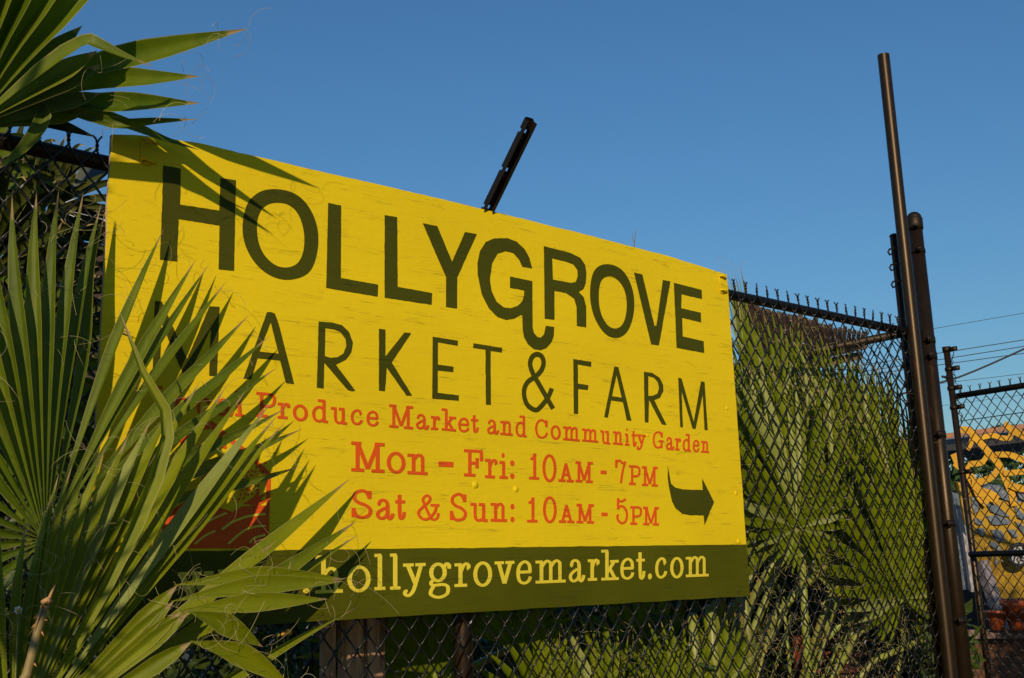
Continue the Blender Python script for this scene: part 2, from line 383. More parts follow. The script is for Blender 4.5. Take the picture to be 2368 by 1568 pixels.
# hand-lettered slab face: strokes in a unit box
def cr(p, n=5):
    q = []
    P = [p[0]]+list(p)+[p[-1]]
    for i in range(1, len(P)-2):
        for k in range(n):
            t = k/n
            q.append(tuple(.5*((2*P[i][j])+(-P[i-1][j]+P[i+1][j])*t+(2*P[i-1][j]-5*P[i][j]+4*P[i+1][j]-P[i+2][j])*t*t+(-P[i-1][j]+3*P[i][j]-3*P[i+1][j]+P[i+2][j])*t**3) for j in (0, 1)))
    q.append(tuple(p[-1])); return q
def ell(cx, cy, rx, ry, n=22):
    return [(cx+rx*math.cos(2*math.pi*i/n), cy+ry*math.sin(2*math.pi*i/n)) for i in range(n+1)]
s_ = lambda *p: ('s', list(p)); c_ = lambda *p: ('c', list(p)); b_ = lambda x, y, rx, ry: ('b', (x, y, rx, ry))
G = {
 'L': [s_((.3,0),(.3,1)), s_((0,1),(.6,1)), s_((0,0),(1,0)), s_((1,0),(1,.3))],
 'o': [('e', (.5,.5,.5,.5))],
 'c': [c_((.93,.74),(.8,.95),(.5,1),(.15,.84),(0,.5),(.12,.13),(.48,0),(.85,.12),(1,.32)), b_(.87,.74,.1,.1)],
 'a': [c_((.1,.74),(.2,.95),(.42,1),(.62,.9),(.68,.7)), s_((.68,.75),(.68,.15)), c_((.68,.6),(.35,.5),(.05,.3),(.08,.08),(.3,0),(.55,.1),(.68,.3)), c_((.68,.2),(.74,.03),(.86,0),(.98,.14),(1,.28)), b_(.12,.75,.08,.08)],
 'l': [s_((0,1),(.5,1)), s_((.5,1),(.5,0)), s_((0,0),(1,0))],
 'P': [s_((0,1),(.6,1)), s_((.25,1),(.25,0)), c_((.5,1),(.75,1),(.97,.9),(1,.73),(.93,.55),(.7,.45),(.25,.45)), s_((0,0),(.55,0))],
 'r': [s_((0,.97),(.35,.97)), s_((.35,.97),(.35,0)), s_((0,0),(.75,0)), c_((.35,.6),(.55,.9),(.75,1),(.95,.93),(.93,.78)), b_(.9,.8,.1,.1)],
 'd': [s_((.4,1),(.78,1)), s_((.78,1),(.78,0)), s_((.78,0),(1,0)), c_((.78,.5),(.6,.66),(.35,.68),(.08,.55),(0,.33),(.08,.1),(.35,0),(.6,.05),(.78,.2))],
 'u': [s_((0,1),(.25,1)), c_((.25,1),(.25,.3),(.35,.05),(.55,0),(.72,.1),(.79,.25)), s_((.8,1),(.8,0)), s_((.55,1),(.8,1)), s_((.8,0),(1,0))],
 'e': [s_((.03,.52),(.97,.52)), c_((.97,.52),(.9,.85),(.55,1),(.15,.85),(0,.5),(.12,.12),(.5,0),(.85,.1),(1,.3))],
 'M': [s_((.17,1),(.17,0)), s_((.19,.97),(.5,.06)), s_((.5,.06),(.81,.97)), s_((.82,1),(.82,0)), s_((0,0),(.34,0)), s_((.66,0),(1,0)), s_((0,1),(.24,1)), s_((.76,1),(1,1))],
 'k': [s_((0,1),(.3,1)), s_((.3,1),(.3,0)), s_((0,0),(.5,0)), s_((.3,.22),(.78,.62)), s_((.58,.62),(1,.62)), s_((.48,.38),(.83,0)), s_((.62,0),(1,0))],
 't': [s_((.4,1),(.4,.3)), c_((.4,.32),(.45,.06),(.65,0),(.88,.08),(.98,.28)), s_((0,.7),(.95,.7))],
 'n': [s_((0,.97),(.28,.97)), s_((.28,.97),(.28,0)), s_((0,0),(.5,0)), c_((.28,.7),(.45,.95),(.62,1),(.76,.9),(.78,.7),(.78,0)), s_((.58,0),(1,0))],
 'm': [s_((0,.97),(.17,.97)), s_((.17,.97),(.17,0)), s_((0,0),(.3,0)), c_((.17,.7),(.3,.95),(.4,1),(.49,.9),(.5,.7),(.5,0)), s_((.38,0),(.63,0)), c_((.5,.7),(.63,.95),(.73,1),(.82,.9),(.83,.7),(.83,0)), s_((.7,0),(1,0))],
 'i': [s_((0,.63),(.5,.63)), s_((.5,.63),(.5,0)), s_((0,0),(1,0)), b_(.42,.93,.25,.1)],
 'y': [s_((.17,1),(.56,.08)), c_((.85,1),(.56,.05),(.42,-.3),(.22,-.48),(.04,-.42),(.04,-.28),(.16,-.24)), s_((0,1),(.4,1)), s_((.62,1),(1,1))],
 'g': [('e', (.4,.75,.34,.25)), c_((.68,.88),(.82,1),(.96,.95),(.94,.85)), c_((.22,.54),(.06,.46),(.14,.37),(.68,.38),(.9,.28),(.82,.08),(.42,0),(.06,.08),(.04,.2),(.18,.34))],
 'v': [s_((.17,1),(.5,.02)), s_((.5,.02),(.85,1)), s_((0,1),(.4,1)), s_((.62,1),(1,1))],
 'w': [s_((.08,1),(.3,0)), s_((.3,0),(.5,.9)), s_((.5,.9),(.7,0)), s_((.7,0),(.92,1)), s_((0,1),(.24,1)), s_((.4,1),(.6,1)), s_((.8,1),(1,1))],
 'h': [s_((0,1),(.28,1)), s_((.28,1),(.28,0)), s_((0,0),(.48,0)), c_((.28,.45),(.45,.62),(.62,.66),(.76,.58),(.78,.4),(.78,0)), s_((.58,0),(1,0))],
 'F': [s_((0,1),(.95,1)), s_((.95,1),(.97,.6)), s_((.28,1),(.28,0)), s_((0,0),(.55,0)), s_((.28,.5),(.7,.5)), s_((.7,.72),(.7,.3))],
 'C': [c_((.95,.68),(.85,.88),(.52,1),(.15,.85),(0,.5),(.15,.12),(.5,0),(.85,.1),(1,.3)), s_((.96,1),(.96,.62))],
 'G': [c_((.88,.72),(.78,.9),(.48,1),(.13,.85),(0,.5),(.13,.12),(.45,0),(.75,.1),(.84,.25)), s_((.88,1),(.88,.68)), s_((.86,.42),(.86,0)), s_((.62,.44),(1,.44))],
 '1': [s_((.58,1),(.58,0)), c_((.56,.93),(.35,.8),(.05,.78)), s_((0,0),(1,0))],
 '7': [s_((.05,1),(.05,.65)), c_((.05,.86),(.35,.97),(.7,.86),(.97,.93)), c_((.97,.93),(.7,.55),(.5,0))],
 '5': [s_((.15,1),(.12,.55)), c_((.15,.9),(.5,.87),(.9,.97)), c_((.12,.55),(.4,.68),(.8,.6),(1,.35),(.85,.08),(.5,0),(.12,.12),(.05,.28),(.18,.33))],
 'S': [c_((.92,.76),(.75,.95),(.45,1),(.12,.88),(.08,.7),(.3,.56),(.7,.46),(.98,.3),(.88,.08),(.5,0),(.2,.06),(.05,.24)), s_((.94,1),(.94,.7)), s_((.03,.35),(.03,0))],
 '&': [c_((1,.28),(.95,.08),(.78,0),(.6,.1),(.25,.75),(.3,.93),(.45,1),(.58,.9),(.5,.72),(.2,.5),(0,.28),(.12,.07),(.35,0),(.6,.1),(.82,.35),(.88,.6)), s_((.65,.6),(1,.6))],
 'A': [s_((.5,1),(.2,0)), s_((.48,1),(.82,0)), s_((.3,.35),(.7,.35)), s_((0,0),(.4,0)), s_((.6,0),(1,0))],
 ':': [b_(.5,.84,.5,.15), b_(.5,.15,.5,.15)],
 '.': [b_(.5,.5,.5,.5)],
 '-': [('q', (0, 0, 1, 1))],
}
CROPS = {'A': (600,1500,2.368), 'B': (1500,1550,3.3829), 'C': (2100,1600,2.96), 'D': (1350,1700,2.96), 'E': (2050,1800,3.6431), 'F': (700,2150,2.368), 'G': (1600,2150,3.3829), 'H': (2200,2150,3.3829)}
STK = []
def ribbon(line, pts, wx, wy):
    """an elliptical pen drawn along pts (photo px), as a poly strip on the board"""
    n = len(pts); L = []; Rr = []
    for i in range(n):
        a = pts[max(i-1, 0)]; b = pts[min(i+1, n-1)]; dx, dy = b[0]-a[0], b[1]-a[1]; l = math.hypot(dx, dy) or 1
        nx, ny = -dy/l, dx/l
        L.append((pts[i][0]+nx*wx/2, pts[i][1]+ny*wy/2)); Rr.append((pts[i][0]-nx*wx/2, pts[i][1]-ny*wy/2))
    STK.append((line, [SPx(*p) for p in L], [SPx(*p) for p in Rr], GID[0]))
def text(line, items, slope, w0, w1, h0, h1, xa, xb):
    for ch, crop, x0, x1, yt, yb in items:
        GID[0] += 1; GID[1] = True
        ox, oy, s = CROPS[crop]; x0 = ox+x0/s; x1 = ox+x1/s; yt = oy+yt/s; yb = oy+yb/s
        t = ((x0+x1)/2-xa)/(xb-xa); wx = w0+(w1-w0)*t; wy = h0+(h1-h0)*t
        xc = (x0+x1)/2
        if ch in '-.:': wx0 = wy0 = 0
        else: wx0, wy0 = wx, wy
        if ch == '&': wx *= .85; wy *= .85
        def mp(u, v):
            X = x0+wx0/2+u*(x1-x0-wx0); Y = yb-wy0/2-v*(yb-yt-wy0)
            return (X, Y+slope*(X-xc))
        for k, d in G[ch]:
            if k == 's':
                p = [mp(*q) for q in d]
                hz = abs(p[0][1]-p[1][1]) < abs(p[0][0]-p[1][0])*.4
                ex = wx*.32 if hz else 0
                if hz:
                    sg = 1 if p[1][0] > p[0][0] else -1
                    p = [(p[0][0]-sg*ex, p[0][1]-slope*sg*ex), (p[1][0]+sg*ex, p[1][1]+slope*sg*ex)]
                ribbon(line, p, wx, wy)
            elif k == 'c': ribbon(line, [mp(*q) for q in cr(d)], wx*.92, wy*.92)
            elif k == 'e': ribbon(line, [mp(*q) for q in ell(*d)], wx, wy)
            elif k == 'b':
                cx, cy, rx, ry = d; glyph(line, ID, [mp(cx+rx*math.cos(a*math.pi/6), cy+ry*math.sin(a*math.pi/6)) for a in range(12)])
            elif k == 'q': glyph(line, ID, [mp(0, 0), mp(0, 1), mp(1, 1), mp(1, 0)])
GID_OFF = None
text('tagline', [('L','A',30,160,108,322),('o','A',235,365,205,360),('c','A',440,580,215,388),('a','A',622,790,225,392),('l','A',798,892,150,395),('P','A',998,1190,168,405),('r','A',1200,1328,262,418),('o','A',1348,1492,280,440),('d','A',1530,1688,232,452),('u','A',1705,1868,310,467),('c','A',1895,2015,325,478),('e','A',2045,2165,338,490),
 ('M','B',178,517,242,555),('a','B',540,730,360,572),('r','B',743,882,385,578),('k','B',890,1097,290,590),('e','B',1117,1275,408,610),('t','B',1287,1402,362,618),('a','B',1505,1675,435,638),('n','B',1683,1865,455,650),('d','B',1893,2055,380,672),
 ('C','C',112,270,225,460),('o','C',298,420,300,473),('m','C',440,650,316,485),('m','C',665,868,343,500),('u','C',882,1010,365,525),('n','C',1030,1160,372,532),('i','C',1172,1240,328,543),('t','C',1250,1322,355,555),('y','C',1312,1432,410,545),('G','C',1505,1642,370,578),('a','C',1660,1765,440,597),('r','C',1765,1845,452,600),('d','C',1860,1965,402,612),('e','C',1980,2062,470,620),('n','C',2075,2180,485,627)],
 .09, 14, 8, 11.5, 7.5, 900, 2800)
text('weekdays', [('M','D',148,560,205,560),('o','D',578,802,318,580),('n','D',815,1070,340,590),('-','D',1192,1370,435,497),('F','D',1485,1728,293,614),('r','D',1735,1898,400,633),('i','D',1905,2020,325,640),(':','D',2038,2093,418,640),
 ('1','E',225,392,32,433),('o','E',430,637,62,473),('A','E',655,895,178,470),('M','E',903,1172,170,478),('-','E',1278,1370,303,353),('7','E',1483,1663,128,503),('P','E',1685,1862,225,513),('M','E',1873,2117,242,530)],
 .055, 17, 8.8, 13.5, 9, 1400, 2650)
text('weekend', [('S','D',155,412,760,1115),('a','D',442,670,873,1127),('t','D',670,810,808,1127),('&','D',930,1213,818,1138),('S','D',1320,1532,803,1145),('u','D',1560,1782,925,1148),('n','D',1800,2010,920,1148),(':','D',2042,2092,933,1153),
 ('1','E',198,368,672,1058),('o','E',437,640,675,1070),('A','E',662,905,785,1065),('M','E',918,1185,788,1072),('-','E',1290,1382,914,965),('5','E',1495,1680,685,1085),('P','E',1703,1883,820,1093),('M','E',1890,2135,830,1100)],
 .025, 17, 8.8, 13.5, 9, 1400, 2650)
text('address', [('w','F',20,370,325,560),('w','F',395,720,300,550),('w','F',760,1130,283,545),('.','F',1208,1272,482,530),('h','F',1315,1595,168,528),('o','F',1628,1850,265,522),('l','F',1878,1997,155,500),('l','F',2025,2140,152,495),
 ('y','G',25,352,350,672),('g','G',372,700,340,832),('r','G',722,958,340,670),('o','G',985,1243,325,670),('v','G',1265,1552,322,650),('e','G',1565,1785,310,640),('m','G',1820,2245,300,618),
 ('a','H',240,472,292,610),('r','H',497,672,288,587),('k','H',680,932,165,580),('e','H',943,1138,275,575),('t','H',1155,1290,185,575),('.','H',1320,1375,487,570),('c','H',1415,1582,270,560),('o','H',1620,1803,265,555),('m','H',1825,2147,252,533)],
 -.04, 19, 12, 13.5, 10, 1300, 2850)
GID[1] = False; GID[0] += 1
ribbon('sub', [T2(p) for p in cr([(950,1182),(925,1240),(880,1297),(848,1318),(800,1290),(778,1240),(777,1185),(800,1140),(850,1105),(885,1065),(897,1020),(885,982),(855,968),(825,985),(812,1030),(830,1090),(870,1160),(955,1308)])], 18, 19)
# logo: barns, corn and furrows
def RF(px, py): return T6((px, py))
GID[0] += 1; GID[1] = True
glyph('logo', T6, [(1185,450),(1440,540),(1500,505),(1600,498),(1648,500),(1645,318),(1640,310),(1556,214),(1567,198),(1700,320),(1676,322),(1660,762),(1000,765),(1010,560)])
glyph('logo', T6, [(1110,70),(1290,-12),(1310,-25),(1600,215),(1568,222),(1400,95),(1310,25),(1250,30),(1165,75),(1170,130),(1120,160)])
glyph('logo', T6, [(1340,20),(1400,60),(1400,150),(1360,140)])
glyph('logo', T6, [(1250,330),(1330,250),(1345,330),(1290,420),(1230,440)])
for k in range(5):
    for q in range(7):
        x = 1480+k*27+q*9; y = 460-q*28-k*14+(k % 2)*8
        glyph('logo', T6, [(x+8*math.cos(a), y+9*math.sin(a)) for a in [i*math.pi/3 for i in range(6)]])
glyph('logo', T6, [(1500,490),(1560,455),(1610,390),(1600,440),(1650,420),(1610,462),(1650,470),(1600,500)])
for a in ([(1370,650),(1440,600),(1540,565),(1642,552)], [(1410,737),(1500,660),(1570,632),(1642,625)], [(1540,733),(1570,702),(1640,680)], [(1230,640),(1300,590),(1400,545)], [(1200,740),(1260,690),(1330,655)]):
    ribbon('furrow', [T6(p) for p in cr(a)], 8, 9)

NAMES = {'heading': ('heading_lettering', GRN, 'dark green HOLLYGROVE lettering in tall plain capitals'), 'sub': ('subheading_lettering', GRN, 'dark green MARKET & FARM lettering in thin capitals'), 'arrow': ('painted_arrow', GRN, 'dark green hooked arrow pointing right'),
 'tagline': ('tagline_lettering', RED, 'small red slab lettering below the green rows'), 'weekdays': ('weekday_hours_lettering', RED, 'red weekday opening hours'), 'weekend': ('weekend_hours_lettering', RED, 'red weekend opening hours'),
 'address': ('web_address_lettering', YLT, 'pale yellow web address on the olive band'), 'logo': ('painted_emblem', RED, 'red emblem of barns, corn and furrows'), 'furrow': ('painted_furrow_lines', YLT, 'yellow curved furrow lines on the red emblem')}
# the olive band along the foot of the board
zt = .1895; mb = MB()
top = [(x*W/60, zt+noise.noise(Vector((x*1.3, 0, 0)))*.0025) for x in range(61)]
outer = [(x, z) for x, z in bp[:90]]+[(W, 0)]+top[::-1]
outer = [(min(max(x, .0), W), z) for x, z in outer]
poly_into(mb, outer, [], -.0008)
mb.mesh; o = obj('painted_band', mb.mesh('painted_band', BAND, False), sign); o['label'] = 'olive green band along the foot of the board'
def flip_front(me):
    bm = bmesh.new(); bm.from_mesh(me)
    for f in bm.faces:
        f.normal_update()
        if f.normal.y > 0: f.normal_flip()
    bm.to_mesh(me); bm.free()
for key, (nm, mt, lab) in NAMES.items():
    base = -.0016 if key != 'furrow' else -.0034
    polys = LINES.get(key, []); ribs = [q for q in STK if q[0] == key]
    single = key in ('arrow', 'logo', 'furrow')
    ids = [None] if single else sorted({p[2] for p in polys} | {q[3] for q in ribs})
    if not single:
        par = bpy.data.objects.new(nm, None); COL.objects.link(par); par.parent = sign; par['label'] = lab; par.empty_display_size = .05
    for gid in ids:
        mb = MB(); k = 0
        for outer, holes, g_ in polys:
            if gid is None or g_ == gid: poly_into(mb, outer, holes, base-.00012*(k % 12)); k += 1
        for ln, L, Rr, g_ in ribs:
            if not (gid is None or g_ == gid): continue
            y = base-.00012*(k % 12); k += 1; b = len(mb.v)
            for i_, (p, q) in enumerate(zip(L, Rr)): mb.v += [(p[0], y-i_*2e-5, p[1]), (q[0], y-i_*2e-5, q[1])]
            for i in range(len(L)-1): mb.f.append((b+2*i, b+2*i+1, b+2*i+3, b+2*i+2))
        me = mb.mesh(nm if single else 'letter', mt, False); flip_front(me)
        o = obj(nm if single else 'letter', me, sign if single else par)
        if single: o['label'] = lab
# bolts and straps
YBOLT = YEL
for px, py, r in [(1098,1121,.0115),(1192,1131,.0105),(1701,1140,.009),(1707,1252,.010),(1680,944,.008),(1643,1183,.006),(1496,1007,.006),(343,375,.009),(1250,1420,0)]:
    if r == 0: continue
    x, z = SPx(px*1.7304, py*1.7304); mb = MB(); mb.dome((x, -.0005, z), (0, -1, 0), r, r*.45, 14, 4)
    obj('bolt', mb.mesh('bolt', YBOLT), sign)
def strap(px, py, py2, label):
    x, z = SPx(px*1.7304, py*1.7304); x2, z2 = SPx(px*1.7304, py2*1.7304); mb = MB()
    mb.tube([(x-.014, -.003, z+.01), (x-.014, -.003, z2-.008), (x+.008, -.003, z2-.010)], .0022, 6)
    for zz in (z, z2):
        mb.tube([(x-.016, -.002, zz+.003), (x-.006, -.011, zz+.004), (x+.012, -.011, zz), (x+.024, -.003, zz), (x+.03, .03, zz)], .0048, 8)
    o = obj('strap', mb.mesh('strap', YBOLT), sign); o['label'] = label
strap(1667, 641, 673, 'yellow painted wire strap at the top right corner')
strap(340, 326, 374, 'wire strap at the top left corner')

# ------------------------------------------------------------------ chain link fence
DW, PH = .0705, .0922                        # diamond width and height
RAILZ = 1.184+ZB
fence = empty('chain_link_fence', (1.5, .02, 0), 'black chain link fence with top rail that carries the yellow sign', 'fence')
def wire_mesh(zlo, zhi, r=.0033):
    pts = []; nz = int(round((zhi-zlo)/(PH/2))); h = DW/4+.0012
    for i in range(nz+1):
        z = zlo+i*PH/2; sx = 1 if i % 2 else -1
        pts.append((sx*h, 0, z))
        if i < nz:
            f = 1 if i % 2 == 0 else -1
            pts.append((sx*h*.55, -f*.0042, z+PH/2*.22)); pts.append((-sx*h*.55, -f*.0042, z+PH/2*.78))
    mb = MB(); mb.tube(pts, r, 4, cap=False); return mb.mesh('wire', WIRE)
ZT = 1.204+ZB; NH = 54
zlo = ZT-NH*PH/2
WM = [wire_mesh(zlo, ZT), None]
def wm_b():
    # neighbour wire: the same zigzag turned the other way
    pts = []; h = DW/4+.0012
    for i in range(NH+1):
        z = zlo+i*PH/2; sx = -1 if i % 2 else 1
        pts.append((sx*h, 0, z))
        if i < NH:
            f = 1 if i % 2 else -1
            pts.append((sx*h*.55, -f*.0042, z+PH/2*.22)); pts.append((-sx*h*.55, -f*.0042, z+PH/2*.78))
    mb = MB(); mb.tube(pts, .0033, 4, cap=False); return mb.mesh('wire', WIRE)
WM[1] = wm_b()
def twist_mesh():
    mb = MB()
    for s in (0, math.pi):
        pts = []
        for i in range(11):
            t = i/10; a = s+t*2.2*math.pi; pts.append((.0026*math.cos(a), .0026*math.sin(a), t*.028))
        c, sn = math.cos(s+2.2*math.pi), math.sin(s+2.2*math.pi)
        pts.append((.0026*c+(.009 if s == 0 else -.009), .0026*sn, .040))
        mb.tube(pts, .0030, 4)
    return mb.mesh('wire_twist', WIRE)
TM = twist_mesh()
X0 = 2.511+.5*DW/2                            # a column pair meets at 2.511
def mesh_run(par, org, direc, n0, n1, phase=0):
    """wires n0..n1 along direc from org; par is the fence"""
    rot = math.atan2(direc.y, direc.x); pw = wloc(par); rr = random.Random(5)
    for k in range(n0, n1):
        p = org+direc*((k+.5)*DW/2)
        o = obj('wire', WM[(k+phase) % 2], par); o.location = (p.x-pw.x+rr.uniform(-.0012, .0012), p.y-pw.y, 0); o.rotation_euler = (rr.uniform(-.001, .001), rr.uniform(-.0008, .0008), rot)
    for k in range(n0+(n0 % 2), n1, 2):
        p = org+direc*(k*DW/2)
        o = obj('wire_twist', TM, par); o.location = (p.x-pw.x, p.y-pw.y, ZT); o.rotation_euler = (rr.uniform(-.12, .12), rr.uniform(-.1, .1), rot+rr.uniform(-.5, .5))
mesh_run(fence, Vector((2.511, .022, 0)), Vector((1, 0, 0)), -92, 39)
def pipe(name, a, b, r, par, mat=PIPED, n=16, label=None):
    mb = MB(); mb.tube([a, b], r, n); return mb.build(name, mat, par, True, label)
def flatcap(o):
    pass
YR = .047
pipe('top_rail', (-3.2, YR, RAILZ), (3.93, YR, RAILZ), .0205, fence)
pipe('post', (1.175, YR+.055, 0), (1.175, YR+.055, 1.25+ZB), .030, fence, PIPE)
pipe('post', (-1.9, YR+.055, 0), (-1.9, YR+.055, 1.25+ZB), .030, fence, PIPE)
# return run of the same fence, going back from the corner
CX = at(2067, 548, YR+.02).x
mesh_run(fence, Vector((CX, .06, 0)), Vector((0, 1, 0)), 0, 62, 1)
pipe('top_rail', (CX, .06, RAILZ), (CX, 5.2, RAILZ), .0205, fence)
# corner post with three hooks
cp = pipe('corner_post', (CX, YR+.02, 0), (CX, YR+.02, at(2062, 545, YR+.02).z), .021, fence, PIPE)
ztop = at(2062, 545, YR+.02).z
mb = MB(); mb.dome((CX, YR+.02, ztop), (0, 0, 1), .024, .014, 14, 4); mb.build('post_cap', PIPED, cp)
for py in (577, 612, 650):
    z = at(2062, py, YR).z; mb = MB(); bx = CX-.015
    mb.tube([(bx, YR, z+.008), (bx-.045, YR-.004, z+.007), (bx-.085, YR-.006, z-.006), (bx-.100, YR-.006, z-.022), (bx-.088, YR-.006, z-.034), (bx-.066, YR-.006, z-.027)], .0046, 6)
    mb.build('wire_hook', PIPED, cp)

# slotted barbed wire arm above the sign
arm = empty('slotted_fence_arm', (1.235, .05, 1.22+ZB), 'black slotted steel arm leaning out above the top edge of the yellow sign', 'bracket')
def arm_mesh():
    mb = MB(); D = Vector((0, -1, 1)).normalized(); Nn = Vector((0, 1, 1)).normalized()   # along, out of the back
    A = Vector((1.235+ARMX, .05, 1.22+ZB)); L = .405; hw = .0185; dp = .026; tk = .0026
    def bar(s0, s1, u0, u1, w0, w1):       # a block between stations along the arm, sideways u, depth w
        c = A+D*((s0+s1)/2)+Vector(((u0+u1)/2, 0, 0))+Nn*((w0+w1)/2)
        M = Matrix((Vector((1, 0, 0)), Nn, D)).transposed()
        mb.box(c, abs(u1-u0), abs(w1-w0), abs(s1-s0), M)
    cuts = [.085, .225, .365]; g = .0065
    st = 0
    for cpos in cuts+[None]:
        e = (cpos-g) if cpos else L
        bar(st, e, -hw, hw, dp-tk, dp)                     # web
        bar(st, e, hw-tk, hw, 0, dp-tk)                    # right flange
        bar(st, e, -hw, -hw+tk, 0, dp-tk)                  # left flange
        if cpos:
            bar(e, cpos+g, hw-tk, hw, 0, dp-tk); bar(e, cpos+g, -hw+.008, .003, dp-tk, dp); bar(e, cpos+g, .011, hw, dp-tk, dp); bar(e, cpos+g, -hw, -hw+tk, 0, dp*.45)
            st = cpos+g
    for k in range(7):                                     # rounded end
        a_ = -math.pi/2+k*math.pi/6; w_ = hw*math.cos(a_)
        bar(L+hw*.35*(k/7), L+hw*.35*((k+1)/7), -hw*(1-(k/7)**2*.5), hw*(1-(k/7)**2*.5), dp-tk, dp)
    return mb
ARMX = 0.0
arm_mesh().build('steel_channel', PIPED, arm, False)
twig = empty('dry_twig', at(1468, 575, .1), 'thin bare twig sticking up behind the top edge of the sign', 'twig')
mb = MB(); a = at(1467, 590, .1); mb.tube([a, at(1466, 560, .1), at(1468, 545, .1), at(1470, 530, .1)], .0022, 5, r2=.0008)
mb.tube([a, at(1466, 562, .1), at(1462, 550, .1), at(1463, 538, .1)], .0016, 5, r2=.0007); mb.build('stem', BROWNST, twig)

# tall pole and gate post
tp = at(2037, 130, 0); tb = at(2190, 1568, 0)
pole = empty('tall_pole', (tp.x, 0, 0), 'tallest plain black pipe rising high above the fence corner', 'pole')
mb = MB(); mb.tube([(tp.x, -.012, 0), (tp.x, -.012, 1.6), (tp.x, -.012, tp.z)], .029, 28, cap=False)
# open pipe end
rows = [[Vector((tp.x+r*math.cos(a*math.pi/14), -.012+r*math.sin(a*math.pi/14), z)) for a in range(28)] for r, z in ((.029, tp.z), (.026, tp.z), (.026, tp.z-.12))]
mb.quadstrip(rows, closed=True); mb.build('pipe', PIPE, pole)
gx = at(2119, 560, .03).x; gz = at(2117, 500, .03).z
gp = empty('gate_post', (gx, .03, 0), 'thick black post with round cap just right of the tall pole', 'post')
mb = MB(); mb.tube([(gx, .03, 0), (gx, .03, gz-.03)], .034, 32); mb.build('pipe', PIPE, gp)
mb = MB(); mb.tube([(gx, .03, gz-.075), (gx, .03, gz-.06), (gx, .03, gz-.02), (gx, .03, gz-.015)], [.038, .0395, .0395, .037], 32); mb.dome((gx, .03, gz-.016), (0, 0, 1), .036, .034, 28, 6); mb.build('cap', PIPED, gp)
for py, hh in ((532, .016), (585, .02), (790, .03), (826, .035), (1007, .03), (1211, .03), (1432, .03)):
    z = at(2120+(py-490)*.113, py, .03).z; mb = MB()
    mb.tube([(gx, .03, z-hh/2), (gx, .03, z+hh/2)], .0365, 28)
    mb.box((gx-.048, -.006, z), .024, .006, hh); mb.tube([(gx-.055, -.02, z), (gx-.055, .01, z)], .005, 8)
    mb.build('clamp_band', PIPED, gp)
mb = MB(); mb.tube([(gx+.01, -.02, at(2170, 877, .03).z), (gx+.06, -.02, at(2170, 877, .03).z)], .006, 8)
mb.tube([(gx+.055+.012*math.cos(a), -.02, at(2170, 877, .03).z-.004+.014*math.sin(a)) for a in [i*math.pi/6 for i in range(13)]], .004, 6); mb.build('hook_ring', PIPED, gp)
uprights = pipe('gate_upright', (gx-.075, .03, .1), (gx-.075, .03, RAILZ+.02), .0125, fence, PIPED)

# ------------------------------------------------------------------ palm fronds
def segment(par, path, wid, nrm, mat, fold=.42, fuse=.5, twist=0, name='leaf_segment', rows=14, tipw=.0):
    """one folded blade of a fan leaf along path (list of points); wid = widest; nrm = fan normal"""
    P = [Vector(p) for p in path]
    # resample through Catmull-Rom
    Q = [P[0]+(P[0]-P[1])]+P+[P[-1]+(P[-1]-P[-2])]; C = []
    per = max(2, rows//(len(P)-1))
    for i in range(1, len(Q)-2):
        for k in range(per):
            t = k/per
            C.append(.5*((2*Q[i])+(-Q[i-1]+Q[i+1])*t+(2*Q[i-1]-5*Q[i]+4*Q[i+1]-Q[i+2])*t*t+(-Q[i-1]+3*Q[i]-3*Q[i+1]+Q[i+2])*t**3))
    C.append(P[-1].copy())
    cum = [0]
    for a, b in zip(C, C[1:]): cum.append(cum[-1]+(b-a).length)
    mb = MB(); rws = []; uvs = []
    nrm = Vector(nrm).normalized()
    for i, c in enumerate(C):
        t = cum[i]/cum[-1]
        d = (C[min(i+1, len(C)-1)]-C[max(i-1, 0)]).normalized()
        n2 = nrm
        if twist: n2 = Matrix.Rotation(twist*t, 3, d) @ nrm
        sd = d.cross(n2).normalized(); nn = sd.cross(d).normalized()
        if t < fuse: wv = max(.03, t/fuse)
        else:
            q = (t-fuse)/(1-fuse); wv = (1-q**1.35)*(1+.10*math.sin(q*3.1))
            wv = max(wv, .012)
        hw = wid/2*wv; fd = fold*hw
        rws.append([c-sd*hw+nn*fd*.55, c-sd*hw*.5+nn*(-fd*.1), c-nn*fd*.7, c+sd*hw*.5+nn*(-fd*.1), c+sd*hw+nn*fd*.55])
        uvs.append([(0, t), (.25, t), (.5, t), (.75, t), (1, t)])
    mb.quadstrip(rws, uvs)
    return mb.build(name, mat, par)
def fibres(par, spots, seed, n=18, L=.10, r=.00045):
    """curling threads that hang off the blade edges"""
    rr = random.Random(seed); mb = MB()
    for _ in range(n):
        p = Vector(rr.choice(spots)); p = p+Vector((rr.uniform(-.02, .02), rr.uniform(-.02, 0), rr.uniform(-.02, .02)))
        d = Vector((rr.uniform(-1, 1), rr.uniform(-.6, .2), rr.uniform(-.6, 1))).normalized()
        ax = Vector((rr.uniform(-1, 1), rr.uniform(-1, 1), rr.uniform(-1, 1))).normalized()
        pts = [p.copy()]; ln = L*rr.uniform(.5, 1.5); k = rr.uniform(.15, .6)*rr.choice((-1, 1))
        for i in range(9):
            d = Matrix.Rotation(k, 3, ax) @ d; d.z -= .04; p = p+d*(ln/9); pts.append(p.copy())
        mb.tube(pts, r, 3, cap=False)
    o = mb.build('leaf_fibre', FIBRE, par); o['kind'] = 'stuff'; return o
